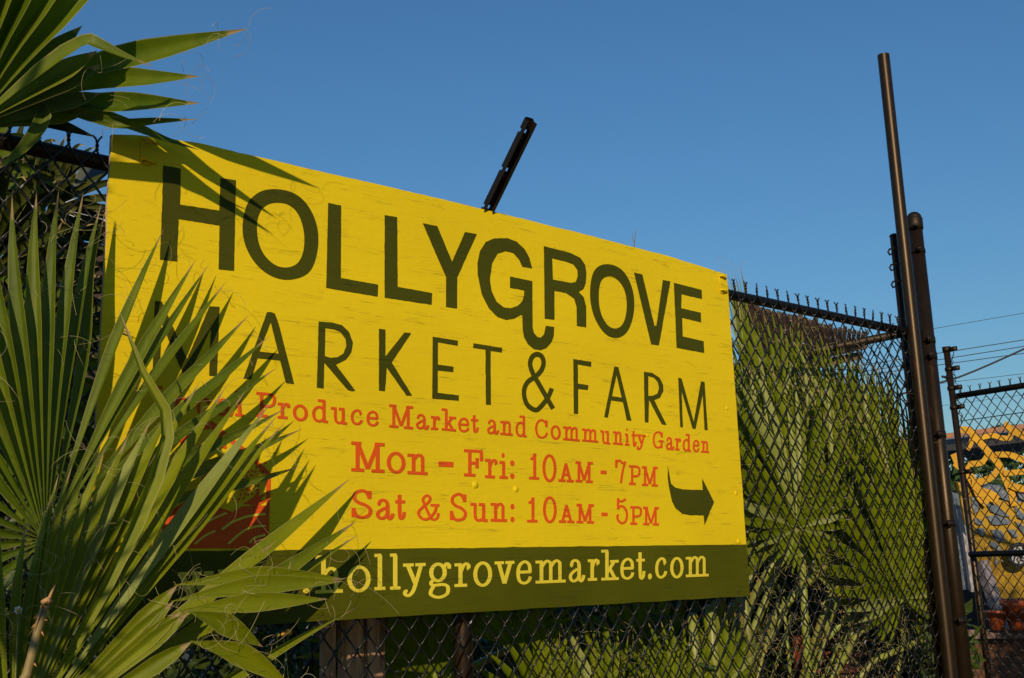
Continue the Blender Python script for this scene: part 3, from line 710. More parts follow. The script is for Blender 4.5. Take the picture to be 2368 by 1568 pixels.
def petiole(par, pts, r0, r1, mat=STEM, thorns=0, name='petiole', seed=1):
    mb = MB(); P = [Vector(p) for p in pts]; n = 9; rows = []; N_ = len(P)
    mb.tube(P, r0, n, r2=r1); o = mb.build(name, mat, par)
    if thorns:
        rr = random.Random(seed); tb_ = MB()
        for i in range(thorns):
            t = rr.random()*(N_-1); a = int(min(t, N_-2)); c = P[a].lerp(P[a+1], t-a); rad = r0+(r1-r0)*t/(N_-1)
            d = (P[a+1]-P[a]).normalized(); sd = d.cross(Vector((.6, .75, 0))).normalized()*rr.choice((-1, 1))
            b0 = c+sd*rad*.85; tb_.tube([b0-d*.004, b0+sd*.007+d*rr.uniform(-.004, .006)], .0026, 4, r2=.0004)
        q = tb_.build('thorn', THORN, o); q['kind'] = 'stuff'
    return o
def frond(plant, hubP, label=None):
    o = bpy.data.objects.new('fan_leaf', None); COL.objects.link(o); o.parent = plant
    o.location = Vector(hubP)-wloc(plant); o.empty_display_size = .05
    if label: o['label'] = label
    return o
def spacing(tips, i, fuse):
    P = [at(*t[:3]) for t in tips]; d = []
    if i > 0: d.append((P[i]-P[i-1]).length)
    if i < len(P)-1: d.append((P[i]-P[i+1]).length)
    return min(max(sum(d)/len(d)*fuse*1.12, .020), .046)
CN = -FW                                       # a front leaf faces roughly where the photo was taken from

# --- the near palm on the left
palmL = empty('fan_palm', (-.75, -.55, 0), 'near green fan palm with broad leaves spread over the left end of the sign', 'palm')
rr = random.Random(11)
# leaf A : upright fan behind
A = frond(palmL, at(105, 1250, -.10), 'upright dull green fan leaf with its tips against the sign')
hub = at(105, 1250, -.10)
tipsA = [(-260,1560,-.3,40),(-330,1440,-.32,40),(-350,1320,-.34,40),(-360,1190,-.36,42),(-340,1060,-.36,42),(-300,930,-.36,44),(-250,800,-.36,44),(-200,700,-.36,44),(-140,600,-.34,44),(-85,520,-.32,46),(-30,480,-.30,46),(28,450,-.28,44),(85,439,-.24,46),(136,439,-.20,48),(193,445,-.15,48),(234,471,-.09,44),(246,480,-.05,40),(378,530,-.04,44),(453,600,-.055,46),(483,611,-.05,36),(523,651,-.05,40),(575,729,-.06,46),(623,777,-.09,46),(640,850,-.10,40),(660,945,-.10,44),(698,992,-.07,46),(690,1080,-.08,40)]
tipsA = [(x, y, Y*.35-.02, w_) for x, y, Y, w_ in tipsA]
spots = []
for i, (px, py, Y, wpx) in enumerate(tipsA):
    tip = at(px, py, Y); L = (tip-hub).length
    mid = hub.lerp(tip, .5)+CN*(.035*L)+Vector((0, 0, .01))
    q3 = hub.lerp(tip, .8)+CN*(.03*L)
    if i == 16: mid = hub.lerp(tip, .5)+RT*.012
    segment(A, [hub+(tip-hub)*.03, mid, q3, tip], (max(spacing(tipsA, i, .53), wpx/960*.72) if i < 15 else wpx/960*.68), (CN+RT*rr.uniform(-.2, .2)-RT*.1), LEAF, fold=rr.uniform(.45, .7), fuse=rr.uniform(.50, .58))
    spots += [tuple(hub.lerp(tip, t)) for t in (.55, .7, .85, .95)]
fibres(A, [s for s in spots if s[0] > -.5], 3, 110, .10)
petiole(A, [at(105, 1246, -.10), at(100, 1330, -.12), at(88, 1450, -.14), at(75, 1600, -.17), Vector((-.72, -.5, .3))], .015, .02, leafmat('petiole_bluish', (.06, .09, .05), (.09, .12, .07)), 0)
# leaf B : broad near fan, lower left
hubB = at(25, 1745, -.26)
B = frond(palmL, hubB, 'broad bright fan leaf in front, lower left, striped by shadows')
tipsB = [(-110,1330,-.62,34),(-60,1270,-.62,34),(0,1230,-.6,34),(60,1210,-.6,36),(105,1191,-.58,38),(118,1143,-.57,38),(136,1094,-.55,38),(166,1076,-.53,38),(205,1052,-.5,40),(245,1030,-.47,42),(300,1000,-.45,44),(352,965,-.42,46),(406,925,-.38,50),(462,882,-.34,54),(522,895,-.30,56),(568,903,-.27,56),(625,933,-.25,54),(640,962,-.23,50),(657,978,-.21,52),(700,1060,-.22,48),(735,1120,-.20,46),(809,1107,-.06,44),(824,1205,-.12,44),(826,1238,-.10,40)]
tipsB = [(x, y, (Y if Y > -.2 else -.2+(Y+.22)*.15), w_) for x, y, Y, w_ in tipsB]
spots = []
for i, (px, py, Y, wpx) in enumerate(tipsB):
    if (px, py) in ((700, 1060), (735, 1120)): py += 190; px -= 60
    tip = at(px, py, Y); L = (tip-hubB).length
    mid = hubB.lerp(tip, .5)+CN*(.04*L); q3 = hubB.lerp(tip, .78)+CN*(.035*L)
    segment(B, [hubB+(tip-hubB)*.05, mid, q3, tip], max(spacing(tipsB, i, .56), wpx/1060*.78), (CN+RT*rr.uniform(-.12, .12)-RT*.32), PALE if i in (11, 16) else LEAFN, fold=rr.uniform(.22, .40), fuse=rr.uniform(.53, .60))
    spots += [tuple(hubB.lerp(tip, t)) for t in (.5, .6, .7, .8, .9, .95)]
# the bent blades on its right
bent = [((411,1352),(600,1330),(799,1339),-.37,-.34,48), ((403,1389),(590,1352),(795,1344),-.38,-.35,48), ((420,1412),(590,1390),(758,1385),-.39,-.36,48), ((438,1414),(520,1438),(608,1496),-.40,-.36,52), ((444,1483),(560,1510),(672,1585),-.42,-.38,56)]
for (p1, p2, p3, Ya, Yb, wpx) in bent:
    a = hubB.lerp(at(*p1, Ya), .0); pv = at(*p1, Ya)
    segment(B, [hubB.lerp(pv, .05), hubB.lerp(pv, .5)+CN*.02, pv], .038, CN, LEAFN, fold=.6, fuse=.8, rows=10)
    segment(B, [pv-(at(*p2, (Ya+Yb)/2)-pv)*.04, at(*p2, (Ya+Yb)/2)+CN*.01, at(*p3, Yb)], wpx/1080, CN+UP*.25, LEAFN, fold=.35, fuse=.42)
    spots += [tuple(pv), tuple(at(*p2, Ya)), tuple(at(*p3, Yb))]*3
segment(B, [hubB, at(330, 1680, -.32), at(560, 1552, -.34), at(700, 1470, -.32), at(828, 1402, -.28)], .034, CN+RT*.8, LEAFN, fold=1.0, fuse=.3)
segment(B, [hubB, at(300, 1760, -.3), at(480, 1640, -.3), at(620, 1560, -.3)], .05, CN, LEAFN, fold=.5, fuse=.5)
segment(B, [hubB, at(250, 1350, -.36), at(385, 1010, -.34), at(330, 860, -.32), at(275, 717, -.28)], .034, CN+RT*.7, LEAFN, fold=.9, fuse=.55)
fibres(B, spots, 9, 190, .11)
# dry stub
stub = petiole(palmL, [at(108, 1388, -.42), at(92, 1440, -.42), at(62, 1560, -.42), Vector((-.70, -.5, .5))], .0072, .0105, BROWNST, 10, 'dry_leaf_stalk', 4)
mb = MB(); mb.tube([at(109, 1396, -.43), at(120, 1368, -.43), at(128, 1352, -.43)], .0042, 5, r2=.0008); mb.tube([at(98, 1394, -.43), at(108, 1386, -.435), at(117, 1392, -.43)], .0055, 6); mb.tube([at(96, 1400, -.43), at(88, 1430, -.43), at(78, 1458, -.43)], .0022, 5, r2=.0006)
mb.build('torn_tip', plain('torn_bark', (.42, .22, .09), .8, var=.4), stub)
# leaf C : top left
hubC = at(-75, 300, -.10)
Cc = frond(palmL, hubC, 'fan leaf at the top left pointing over the sign corner')
tipsC = [(-110,-330,-.30,60),(-60,-310,-.31,60),(-10,-290,-.32,60),(45,-270,-.34,60),(105,-245,-.35,62),(170,-215,-.36,62),(240,-180,-.36,62),(315,-135,-.36,64)]
spots = []
for i, (px, py, Y, wpx) in enumerate(tipsC):
    tip = at(px, py, Y); L = (tip-hubC).length; mid = hubC.lerp(tip, .5)+CN*.02-RT*.015
    segment(Cc, [hubC, mid, tip], wpx/830, CN-RT*.15, LEAF, fold=.5, fuse=.52)
for px, py, Y, ww in [(190,60,-.20,.050),(225,118,-.20,.05),(235,150,-.17,.05),(235,215,-.10,.045),(200,262,-.06,.04)]:
    segment(Cc, [hubC, hubC.lerp(at(px, py, Y), .55), at(px, py, Y)], ww, CN, LEAF, fold=.45, fuse=.72)
segment(Cc, [hubC, at(90, 165, -.25), at(190, 98, -.34), at(222, 100, -.36), at(280, 126, -.37), at(355, 155, -.38)], .046, CN+UP*.6, LEAF, fold=.5, fuse=.5)
for px, py, mx_, my_, Y, wpx in [(570,67,215,155,-.44,66),(463,177,235,187,-.40,54),(463,239,235,238,-.38,52),(458,276,260,285,-.27,28)]:
    segment(Cc, [hubC, at(60, 235, -.09), at(mx_, my_, -.085), at((mx_+px)/2, (my_+py)/2, (-.085+Y)/2-.01), at(px, py, Y)], wpx/960, CN+UP*.15, LEAF, fold=.6, fuse=.58)
    spots += [tuple(at(px, py, Y)), tuple(at(px*.8+mx_*.2, py*.8+my_*.2, Y)), tuple(at(mx_, my_, -.28))]
segment(Cc, [at(-80, 262, -.03), at(60, 243, -.05), at(190, 258, -.07), at(300, 290, -.07), at(380, 322, -.06), at(461, 347, -.05)], .046, CN+UP*.5, LEAF, fold=.5, fuse=.4)
segment(Cc, [at(-60, 262, -.04), at(40, 246, -.07), at(98, 250, -.10), at(92, 290, -.11), at(50, 345, -.11), at(-15, 398, -.11)], .036, CN+RT*.4, LEAF, fold=.4, fuse=.5)
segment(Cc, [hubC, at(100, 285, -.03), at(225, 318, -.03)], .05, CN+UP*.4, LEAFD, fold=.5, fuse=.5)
fibres(Cc, spots, 21, 26, .08)

# generic fan
def fan(plant, hubP, up, nrm, rad, nseg, spread, mat, seed, droop=.12, fold=.7, cone=.12, skip=0, pale=0, lab=None, fib=0, side=.62):
    r2 = random.Random(seed); f = frond(plant, hubP, lab); hubP = Vector(hubP)
    nrm = Vector(nrm).normalized(); up = Vector(up); up = (up-nrm*up.dot(nrm)).normalized(); rt = up.cross(nrm).normalized()
    d = spread/(nseg-1); sp = []
    for i in range(nseg):
        if skip and r2.random() < skip: continue
        th = -spread/2+i*d+r2.uniform(-.25, .25)*d
        dr = up*math.cos(th)+rt*math.sin(th)
        L = rad*(side+(1-side)*((1+math.cos(th))/2)**2.2)*r2.uniform(.93, 1.06)
        lift = cone*L
        p1 = hubP+dr*L*.45+nrm*lift*.7; p2 = hubP+dr*L*.78+nrm*lift*.8-Vector((0, 0, droop*L*.25)); p3 = hubP+dr*L+nrm*lift*.3-Vector((0, 0, droop*L*r2.uniform(.6, 1.8)))
        wv = 2*L*.52*math.tan(d/2)*1.15
        segment(f, [hubP+dr*.01, p1, p2, p3], wv, nrm+rt*r2.uniform(-.35, .35), (PALE if r2.random() < pale else mat), fold=fold*r2.uniform(.7, 1.25), fuse=r2.uniform(.45, .55), rows=9)
        sp += [tuple(p2), tuple(p3)]
    if fib: fibres(f, sp, seed, fib, .12, .0006)
    return f
# out-of-frame leaves of the same palm, on the sun's side: they throw the bars of shade
TS = -SUN_DIR
def shade(target, t): return Vector(target)+TS*t
mid0 = (CN-RT*.3).normalized()
hs = shade(at(-60, 1420, -.28), 2.1)
palmN = empty('fan_palm', (hs.x-.5, hs.y-.2, 0), 'fan palm standing just left of the camera, out of the picture', 'palm')
E1 = frond(palmN, hs)
for px, py in [(400,1120),(400,1205),(390,1300),(385,1400),(360,1500),(300,1590),(200,1660),(330,1040),(230,990),(120,930),(20,900)]:
    tip = shade(at(px, py, -.28), 2.1)
    segment(E1, [hs, hs.lerp(tip, .5), tip], .034, -SUN_DIR, LEAF, fold=.3, fuse=.38)
h2 = shade(at(-120, 150, -.3), 2.0)
E2 = frond(palmN, h2)
for px, py, ww in [(95,78,.03),(60,160,.03),(-10,330,.04)]:
    tip = shade(at(px, py, -.3), 2.0)
    segment(E2, [h2, h2.lerp(tip, .5), tip], ww, -SUN_DIR, LEAF, fold=.3, fuse=.5)
for hh in (hs, h2):
    petiole(palmN, [hh, hh+Vector((-.2, -.1, -.35)), Vector((hs.x-.5, hs.y-.2, .2))], .012, .02)
mb = MB(); mb.tube([(hs.x-.5, hs.y-.2, 0), (hs.x-.5, hs.y-.2, .5)], .12, 12, r2=.09); mb.build('trunk', BROWNST, palmN)
mb = MB(); mb.tube([(-.75, -.55, 0), (-.74, -.53, .45)], .11, 12, r2=.07); mb.build('trunk', BROWNST, palmL)

# --- palms behind the fence, left
palmBL = empty('fan_palm', (-.6, 1.0, 0), 'shaded fan palm behind the fence left of the sign', 'palm')
mb = MB(); mb.tube([(-.6, 1.0, 0), (-.6, 1.0, 1.4)], .1, 12, r2=.08); mb.build('trunk', BROWNST, palmBL)
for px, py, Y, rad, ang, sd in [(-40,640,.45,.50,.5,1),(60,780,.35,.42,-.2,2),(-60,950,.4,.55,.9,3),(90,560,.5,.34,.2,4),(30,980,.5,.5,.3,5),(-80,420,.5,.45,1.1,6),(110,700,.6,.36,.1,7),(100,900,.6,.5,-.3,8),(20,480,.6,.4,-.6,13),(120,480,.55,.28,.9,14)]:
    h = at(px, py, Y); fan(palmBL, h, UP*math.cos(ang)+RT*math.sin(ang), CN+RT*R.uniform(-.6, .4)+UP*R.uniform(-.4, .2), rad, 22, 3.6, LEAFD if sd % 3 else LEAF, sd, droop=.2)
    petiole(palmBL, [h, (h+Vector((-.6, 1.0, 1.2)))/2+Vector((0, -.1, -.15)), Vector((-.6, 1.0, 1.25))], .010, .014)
# a bare old blade of a leaf, bluish, against the sky
mb = MB(); pl = [at(200, 375, .3), at(215, 352, .3), at(238, 365, .32), at(236, 392, .3), at(222, 405, .3), at(196, 410, .3), at(175, 440, .3), at(180, 400, .3)]
segment(frond(palmBL, pl[0]), [at(165, 440, .3), at(195, 405, .3), at(238, 372, .3)], .075, CN, leafmat('leaf_greyblue', (.05, .07, .07), (.08, .10, .10), trans=.05, dryness=2), fold=.3, fuse=.85, name='leaf_segment')

# --- palms behind the fence, right
def palm_right(base, label, fans, seed):
    p = empty('fan_palm', base, label, 'palm'); b = Vector(base)
    mb = MB(); mb.tube([b, b+Vector((0, 0, .35))], .14, 12, r2=.10); mb.build('trunk', BROWNST, p)
    for k, (px, py, Y, rad, ang, nseg, spread, side, pale, th) in enumerate(fans):
        h = at(px, py, Y); nr = Vector((-.10, -.99, R.uniform(-.06, .06)))
        fan(p, h, UP*math.cos(ang)+RT*math.sin(ang), nr, rad, nseg, spread, LEAFB, seed+k, droop=.03, cone=.06, pale=pale, fib=14, side=side, fold=.45)
        petiole(p, [h, h*.7+(b+Vector((0, 0, .5)))*.3+Vector((0, 0, .06)), b+Vector((0, 0, .3))], .013, .02, STEM, th, seed=seed+k)
    return p
palm_right((2.75, .75, 0), 'fan palm pressed against the fence right beside the sign, largest leaf round a visible hub', [
    (1843,1222,.10,.74,-.04,32,5.6,.26,.14,36),
    (1735,1190,.22,.68,-.02,15,1.5,.6,.14,10),
    (1915,1150,.26,.60,.0,15,1.5,.6,.16,10),
    (1780,1010,.36,.44,.02,13,1.5,.6,.12,8),
    (1740,1330,.18,.62,-.08,16,2.0,.5,.05,30),
    (1905,1310,.22,.66,.03,16,1.6,.6,.12,10),
    (1800,1300,.28,.80,.0,16,1.2,.7,.12,0),
    (1960,1240,.24,.72,-.04,14,1.0,.7,.14,0)], 40)
palm_right((3.3, .7, 0), 'fan palm behind the fence close to the corner posts', [
    (2085,1385,.12,.90,-.16,26,4.6,.25,.16,16),
    (1990,1260,.26,.92,-.05,16,1.1,.6,.18,10),
    (2045,1180,.24,.74,-.10,13,.9,.6,.10,6),
    (1965,1420,.26,.80,.02,18,1.6,.6,.12,20),
    (2100,1280,.22,.86,-.12,15,.9,.6,.12,0),
    (2050,1400,.30,.86,-.08,16,1.0,.7,.12,0),
    (2130,1480,.20,.80,-.12,14,.9,.7,.12,0)], 60)
palm_right((3.0, 1.5, 0), 'taller fan palm further back whose tips rise above the top rail', [
    (1760,1120,.60,.88,.0,18,.95,.7,.12,0),
    (1880,1140,.55,.82,.04,16,.9,.7,.15,0),
    (1728,960,.75,.80,.0,9,.22,.9,.1,0),
    (1960,1200,.48,.86,-.02,16,.8,.7,.12,0),
    (2040,1260,.44,1.02,-.07,16,.8,.7,.12,0),
    (1800,1020,.50,.66,.0,13,.9,.8,.12,0),
    (1930,1080,.46,.72,.0,13,.9,.8,.12,0)], 80)
palm_right((1.9, .9, 0), 'low fan palm behind the fence under the right half of the sign', [
    (1560,1690,.20,.42,.25,22,3.2,.5,.05,12),
    (1400,1690,.28,.42,-.1,20,3.0,.5,.05,8),
    (1270,1680,.33,.42,-.3,18,2.8,.5,0,6),
    (1660,1600,.18,.34,.2,18,2.8,.5,.05,10),
    (1490,1560,.5,.45,0.,20,3.0,.5,.0,0)], 100)
palm_right((1.0, 1.1, 0), 'shaded fan palm behind the fence left of the middle post', [
    (1010,1560,.45,.55,-1.0,28,3.4,.6,0,0),
    (1060,1470,.55,.50,-1.3,26,3.0,.6,0,0),
    (1180,1500,.5,.4,.5,20,3.0,.6,0,0)], 120)
# added blades whose pale colour stands for sun highlights
bf = frond(bpy.data.objects['fan_palm.003'] if 'fan_palm.003' in bpy.data.objects else palmBL, at(1843, 1222, .08), 'upright leaf blades coloured pale to stand for sun highlights')
for p0, p1, Y, w_ in [((1842,1215),(1818,930),.07,.030),((1848,1215),(1836,860),.08,.026),((2128,1372),(2112,1080),.08,.026),((1925,1230),(1908,840),.12,.022),((2150,1400),(2138,1180),.08,.02),((1790,1190),(1762,900),.12,.022),((1868,1000),(1852,800),.16,.02)]:
    a_ = at(*p0, Y+.02); b_2 = at(*p1, Y)
    segment(bf, [a_, a_.lerp(b_2, .55)-Vector((0, .008, 0)), b_2], w_, Vector((-.3, -.95, 0)), PALE, fold=.5, fuse=.5)
# bare stalks with orange thorns between the leaves
stalks = empty('palm_stalk_clump', (2.9, .6, 0), 'clump of thorny yellow green palm stalks low beside the sign', 'palm stalks')
for k, (x0, y0, x1, y1, Y, r) in enumerate([(1712,1300,1745,1700,.14,.018),(1852,1240,1878,1700,.17,.018),(1640,1400,1668,1700,.16,.024),(1600,1420,1615,1700,.17,.022),(1800,1380,1720,1700,.22,.008),(1810,1380,1840,1700,.22,.008),(1900,1400,1990,1300,.22,.006),(1830,1420,1760,1640,.2,.007),(1940,1370,1870,1600,.24,.006),(2100,1400,2050,1700,.3,.012),(1980,1420,1900,1620,.26,.008)]):
    a = at(x0, y0, Y); b = at(x1, y1, Y+.05)
    petiole(stalks, [a, a.lerp(b, .5)+Vector((R.uniform(-.01, .01), 0, 0)), b], r*.8, r, STEM, 26 if r > .01 else 10, 'stalk', seed=k)
# dry tangle: hairy threads and torn bits
tg = MB(); tr_ = random.Random(5)
def tangle(n, boxpx, Y0, Y1, L, r):
    for _ in range(n):
        p = at(tr_.uniform(boxpx[0], boxpx[2]), tr_.uniform(boxpx[1], boxpx[3]), tr_.uniform(Y0, Y1))
        d = Vector((tr_.uniform(-1, 1), tr_.uniform(-.3, .3), tr_.uniform(-1, 1))).normalized()
        ax = Vector((tr_.uniform(-1, 1), tr_.uniform(-1, 1), tr_.uniform(-1, 1))).normalized()
        pts = [p.copy()]; k = tr_.uniform(.05, .5)*tr_.choice((-1, 1)); ln = L*tr_.uniform(.4, 1.3)
        for i in range(7): d = Matrix.Rotation(k, 3, ax) @ d; p = p+d*ln/7; pts.append(p.copy())
        tg.tube(pts, r, 3, cap=False)
tangle(280, (1740, 1270, 2100, 1600), .06, .30, .15, .0007)
tangle(110, (1260, 1440, 1740, 1600), .06, .25, .10, .0005)
tangle(120, (1690, 850, 2100, 1300), .04, .2, .12, .0006)
o = obj('dry_palm_fibre', tg.mesh('dry_palm_fibre', FIBRE)); tag(o, kind='stuff')
# loose small leaves filling the gaps low down
def leafmass(name, centre_fn, n, size, mat, seed, parent=None, kind=None):
    rr = random.Random(seed); mb = MB()
    for _ in range(n):
        c, sc = centre_fn(rr); a = Vector((rr.gauss(0, 1), rr.gauss(0, 1), rr.gauss(0, 1))).normalized()
        b = a.cross(Vector((rr.gauss(0, 1), rr.gauss(0, 1), rr.gauss(0, 1)))).normalized()
        s = size*sc*rr.uniform(.6, 1.3); k = len(mb.v)
        nn = a.cross(b)*s*.15
        mb.v += [tuple(c-a*s), tuple(c+b*s*.42-nn), tuple(c+a*s), tuple(c-b*s*.42-nn)]
        mb.f += [(k, k+1, k+2), (k, k+2, k+3)]
    o = mb.build(name, mat, parent, False); 
    if kind: o['kind'] = kind
    return o
def bushmat(name, a, b):
    M, t, P = newmat(name); tc = N(t, 'TexCoord').outputs['Object']; n = noisetex(t, tc, 6, 4, .6)
    c = ramp(t, n, .3, .7, a, b).outputs[0]; t.links.new(c, P.inputs['Base Color']); P.inputs['Roughness'].default_value = .5
    tr = N(t, 'BsdfTranslucent'); t.links.new(mixc(t, 1.0, c, (1.2, 1.3, .5), 'MULTIPLY'), tr.inputs[0]); mx = N(t, 'MixShader'); mx.inputs[0].default_value = .25
    t.links.new(P.outputs[0], mx.inputs[1]); t.links.new(tr.outputs[0], mx.inputs[2]); t.links.new(mx.outputs[0], t.nodes['Material Output'].inputs[0]); return M
BUSH = bushmat('shrub_leaf', (.030, .050, .008), (.07, .11, .015)); BUSH2 = bushmat('tree_leaf', (.03, .055, .010), (.06, .12, .02))
def shrub(px, D, zc, rx, rz, n, size, mat, seed, label, cat='shrub', ry=None, group=None):
    c = atd(px, 1300, D); base = Vector((c.x, c.y, 0)); ry = ry or rx
    p = empty('leafy_shrub' if cat == 'shrub' else 'broadleaf_tree', base, label, cat, group)
    blobs = []; rr = random.Random(seed)
    for _ in range(14): blobs.append((Vector((rr.uniform(-1, 1)*rx*.7, rr.uniform(-1, 1)*ry*.7, zc+rr.uniform(-1, 1)*rz*.65)), rr.uniform(.3, .5)))
    def fn(r_):
        b, s = r_.choice(blobs); v = Vector((r_.gauss(0, 1), r_.gauss(0, 1), r_.gauss(0, 1))).normalized()*(s*r_.uniform(.75, 1.08))
        return base+b+Vector((v.x*rx, v.y*ry, v.z*rz)), 1
    leafmass('foliage' if cat == 'shrub' else 'crown', fn, n, size, mat, seed, p)
    mb = MB()
    for k in range(4):
        a = rr.uniform(0, 6.28); mb.tube([base, base+Vector((.1*rx*math.cos(a), .1*rx*math.sin(a), zc*.5)), base+Vector((.5*rx*math.cos(a), .5*ry*math.sin(a), zc))], .03 if cat == 'shrub' else .09, 6, r2=.01)
    mb.build('stem' if cat == 'shrub' else 'trunk', BROWNST, p)
    return p
shrub(1790, 6.4, 1.0, .85, .9, 7000, .05, BUSH, 1, 'dark shrub filling the gap behind the palms right of the sign')
shrub(1400, 5.6, .9, 1.3, .9, 7000, .045, BUSH, 2, 'dark shrub behind the palms under the right half of the sign')
shrub(2010, 6.4, .6, .5, .6, 4000, .045, BUSH, 3, 'dark shrub behind the corner post')
shrub(420, 4.6, .9, 1.0, .95, 5000, .04, BUSH, 4, 'low dark shrub behind the fence at the left edge')
shrub(60, 4.3, 1.25, .55, 1.15, 5000, .04, BUSH, 7, 'tall dark shrub behind the fence left of the sign')
shrub(980, 5.4, .8, 1.1, .8, 5000, .045, BUSH, 8, 'low dark shrub behind the wooden pickets')

# ------------------------------------------------------------------ things behind the fence
WOOD = plain('weathered_wood', (.52, .30, .17), .85, var=.4, scale=7, mapping=(6, 6, .5), bump=.5, col2=(.20, .10, .05))
WOODD = plain('old_dark_wood', (.13, .085, .055), .9, var=.4, scale=8, mapping=(1, 6, 6), bump=.5, col2=(.06, .035, .025))
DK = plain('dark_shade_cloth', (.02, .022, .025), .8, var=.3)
def orient(o_, dx):                               # basis: x along dx, y away, z up
    X = Vector((dx.x, dx.y, 0)).normalized(); Z = Vector((0, 0, 1)); Y = Z.cross(X); return Matrix((X, Y, Z)).transposed()
pk = empty('picket_panel', at(805, 1500, .3), 'three worn brown wooden boards standing behind the fence below the sign', 'picket panel')
for x0, x1 in ((742, 772), (786, 838), (846, 885)):
    a = at(x0, 1400, .3); b = at(x1, 1400, .3); mb = MB()
    mb.box(((a.x+b.x)/2, .3+R.uniform(-.01, .01), .72+R.uniform(-.02, .02)), b.x-a.x, .018, 1.44)
    mb.build('board', WOOD, pk, False)
for z in (.5, 1.22):
    mb = MB(); a = at(735, 1400, .33); b = at(890, 1400, .33); mb.box(((a.x+b.x)/2, .33, z), b.x-a.x, .035, .07); mb.build('rail', WOODD, pk, False)
# yellow daisies
def daisy(px, py, Y, label, col, white=False, h=.5, seed=0, bud=False):
    c = at(px, py, Y); rr = random.Random(seed)
    p = empty('daisy_flower', (c.x, c.y, max(c.z-h, 0)), label, 'flower'); g0 = Vector((c.x, c.y, c.z-h))
    mb = MB(); mb.tube([g0, g0.lerp(c, .5)+Vector((rr.uniform(-.02, .02), 0, 0)), c], .0016, 5); mb.build('stem', STEM, p)
    k_ = .45 if white else .8; mb = MB(); mb.dome(c, (CN+UP*.6), .008*k_, .007*k_, 10, 4); mb.dome(c, -(CN+UP*.6), .007*k_, .011*k_, 10, 4)
    mb.build('flower_head', col, p)
    if not bud:
        X = RT; Y_ = UP
        for k in range(6 if white else 9):
            a = k*2*math.pi/(6 if white else 9)+.3; d = X*math.cos(a)+Y_*math.sin(a); s = d.cross(CN)
            L = .0085 if white else .009; mb = MB()
            mb.quadstrip([[c+d*.003-s*.001, c+d*.003+s*.001], [c+d*L*.7-s*.003+CN*.001, c+d*L*.7+s*.003+CN*.001], [c+d*L-s*.002, c+d*L+s*.002]])
            mb.build('petal', WHITEP if white else col, p)
ORG = plain('orange_petal', (.75, .33, .02), .6, var=.2, bump=0); BUDG = plain('bud_green', (.30, .28, .04), .6, var=.3, bump=0)
WHITEP = plain('white_petal', (.7, .7, .68), .6, var=.1, bump=0)
daisy(667, 1462, -.05, 'open orange yellow flower low below the sign, rightmost of the small cluster', ORG, h=.25, seed=1)
daisy(655, 1466, -.05, 'small faded orange flower in the middle of the cluster below the sign', ORG, h=.25, seed=2, bud=True)
daisy(642, 1468, -.05, 'greenish seed head left of the orange flower below the sign', BUDG, h=.25, seed=3, bud=True)
daisy(842, 1540, .3, 'greenish yellow bud in front of the wooden boards at the bottom edge', BUDG, h=.2, seed=4, bud=True)
daisy(834, 1482, .3, 'tiny orange flower head on the wooden boards', ORG, h=.3, seed=6, bud=True)
daisy(42, 1411, -.28, 'white petalled daisy in the dark lower left corner', ORG, white=True, h=.4, seed=5)

# small building seen left of the sign
hut = empty('shed', (at(215, 500, 6.5).x, 6.5, 0), 'shed with pale grey roof edge seen through the fence left of the sign', 'shed')
ax_, bx_ = at(120, 500, 6.5).x, at(330, 500, 6.5).x; zt_, zb_ = at(215, 472, 6.5).z, at(215, 516, 6.5).z
GREY = plain('pale_metal_fascia', (.50, .52, .55), .5, var=.12, scale=5)
mb = MB(); mb.box(((ax_+bx_)/2, 6.5, (zt_+zb_)/2), bx_-ax_, .08, zt_-zb_); mb.build('fascia', GREY, hut, False)
zc_ = at(215, 545, 6.6).z; mb = MB(); mb.box(((ax_+bx_)/2, 6.62, (zb_+zc_)/2), bx_-ax_-.1, .1, zb_-zc_-.004); mb.build('beam', plain('red_brown_wood', (.22, .07, .035), .7, scale=10, mapping=(1, 6, 12)), hut, False)
mb = MB(); mb.box(((ax_+bx_)/2, 8.0, zc_/2-.002), bx_-ax_-.3, 2.4, zc_-.01); mb.build('wall', plain('dark_plank_wall', (.06, .035, .025), .8, mapping=(8, 8, 1)), hut, False)

# slatted wooden shade roof behind the right palms
sh = empty('slatted_shade_roof', atd(1850, 760, 8.6).xy.to_3d(), 'dark slatted wooden shade roof behind the palms right of the sign', 'shade roof')
P0 = atd(1690, 700, 7.9); P1 = atd(2002, 782, 8.9); E0 = atd(1740, 868, 8.6); E1_ = atd(1990, 812, 9.1)
nsl = 26
for i in range(nsl):
    t = i/nsl; t2 = (i+.86)/nsl; a = P0.lerp(P1, t); b = P0.lerp(P1, t2); c = E0.lerp(E1_, t2*1.0); d = E0.lerp(E1_, t)
    k = .16+.16*min(1, abs(t-.05)*3); nn = Vector((-.3, -.5, .9)).normalized()*(.035*R.uniform(.7, 1.2)); j = UP*R.uniform(-.01, .02)
    c = b+(c-b)*.85; d = a+(d-a)*.85
    mb = MB(); top = [a+j+nn, b+j+nn, c+nn, d+nn]; bot = [a+j, b+j, c, d]
    mb.v = [tuple(q) for q in top+bot]; mb.f = [(0, 1, 2, 3), (7, 6, 5, 4), (0, 4, 5, 1), (1, 5, 6, 2), (2, 6, 7, 3), (3, 7, 4, 0)]
    mb.build('slat', WOODD, sh, False)
def beam(name, a, b, s, mat, par):
    d = (b-a); mb = MB(); X = d.normalized(); Z = X.cross(Vector((0, 0, 1)).cross(X)).normalized(); Y = Z.cross(X)
    mb.box((a+b)/2, d.length, s, s*1.3, Matrix((X, Y, Z)).transposed()); return mb.build(name, mat, par, False)
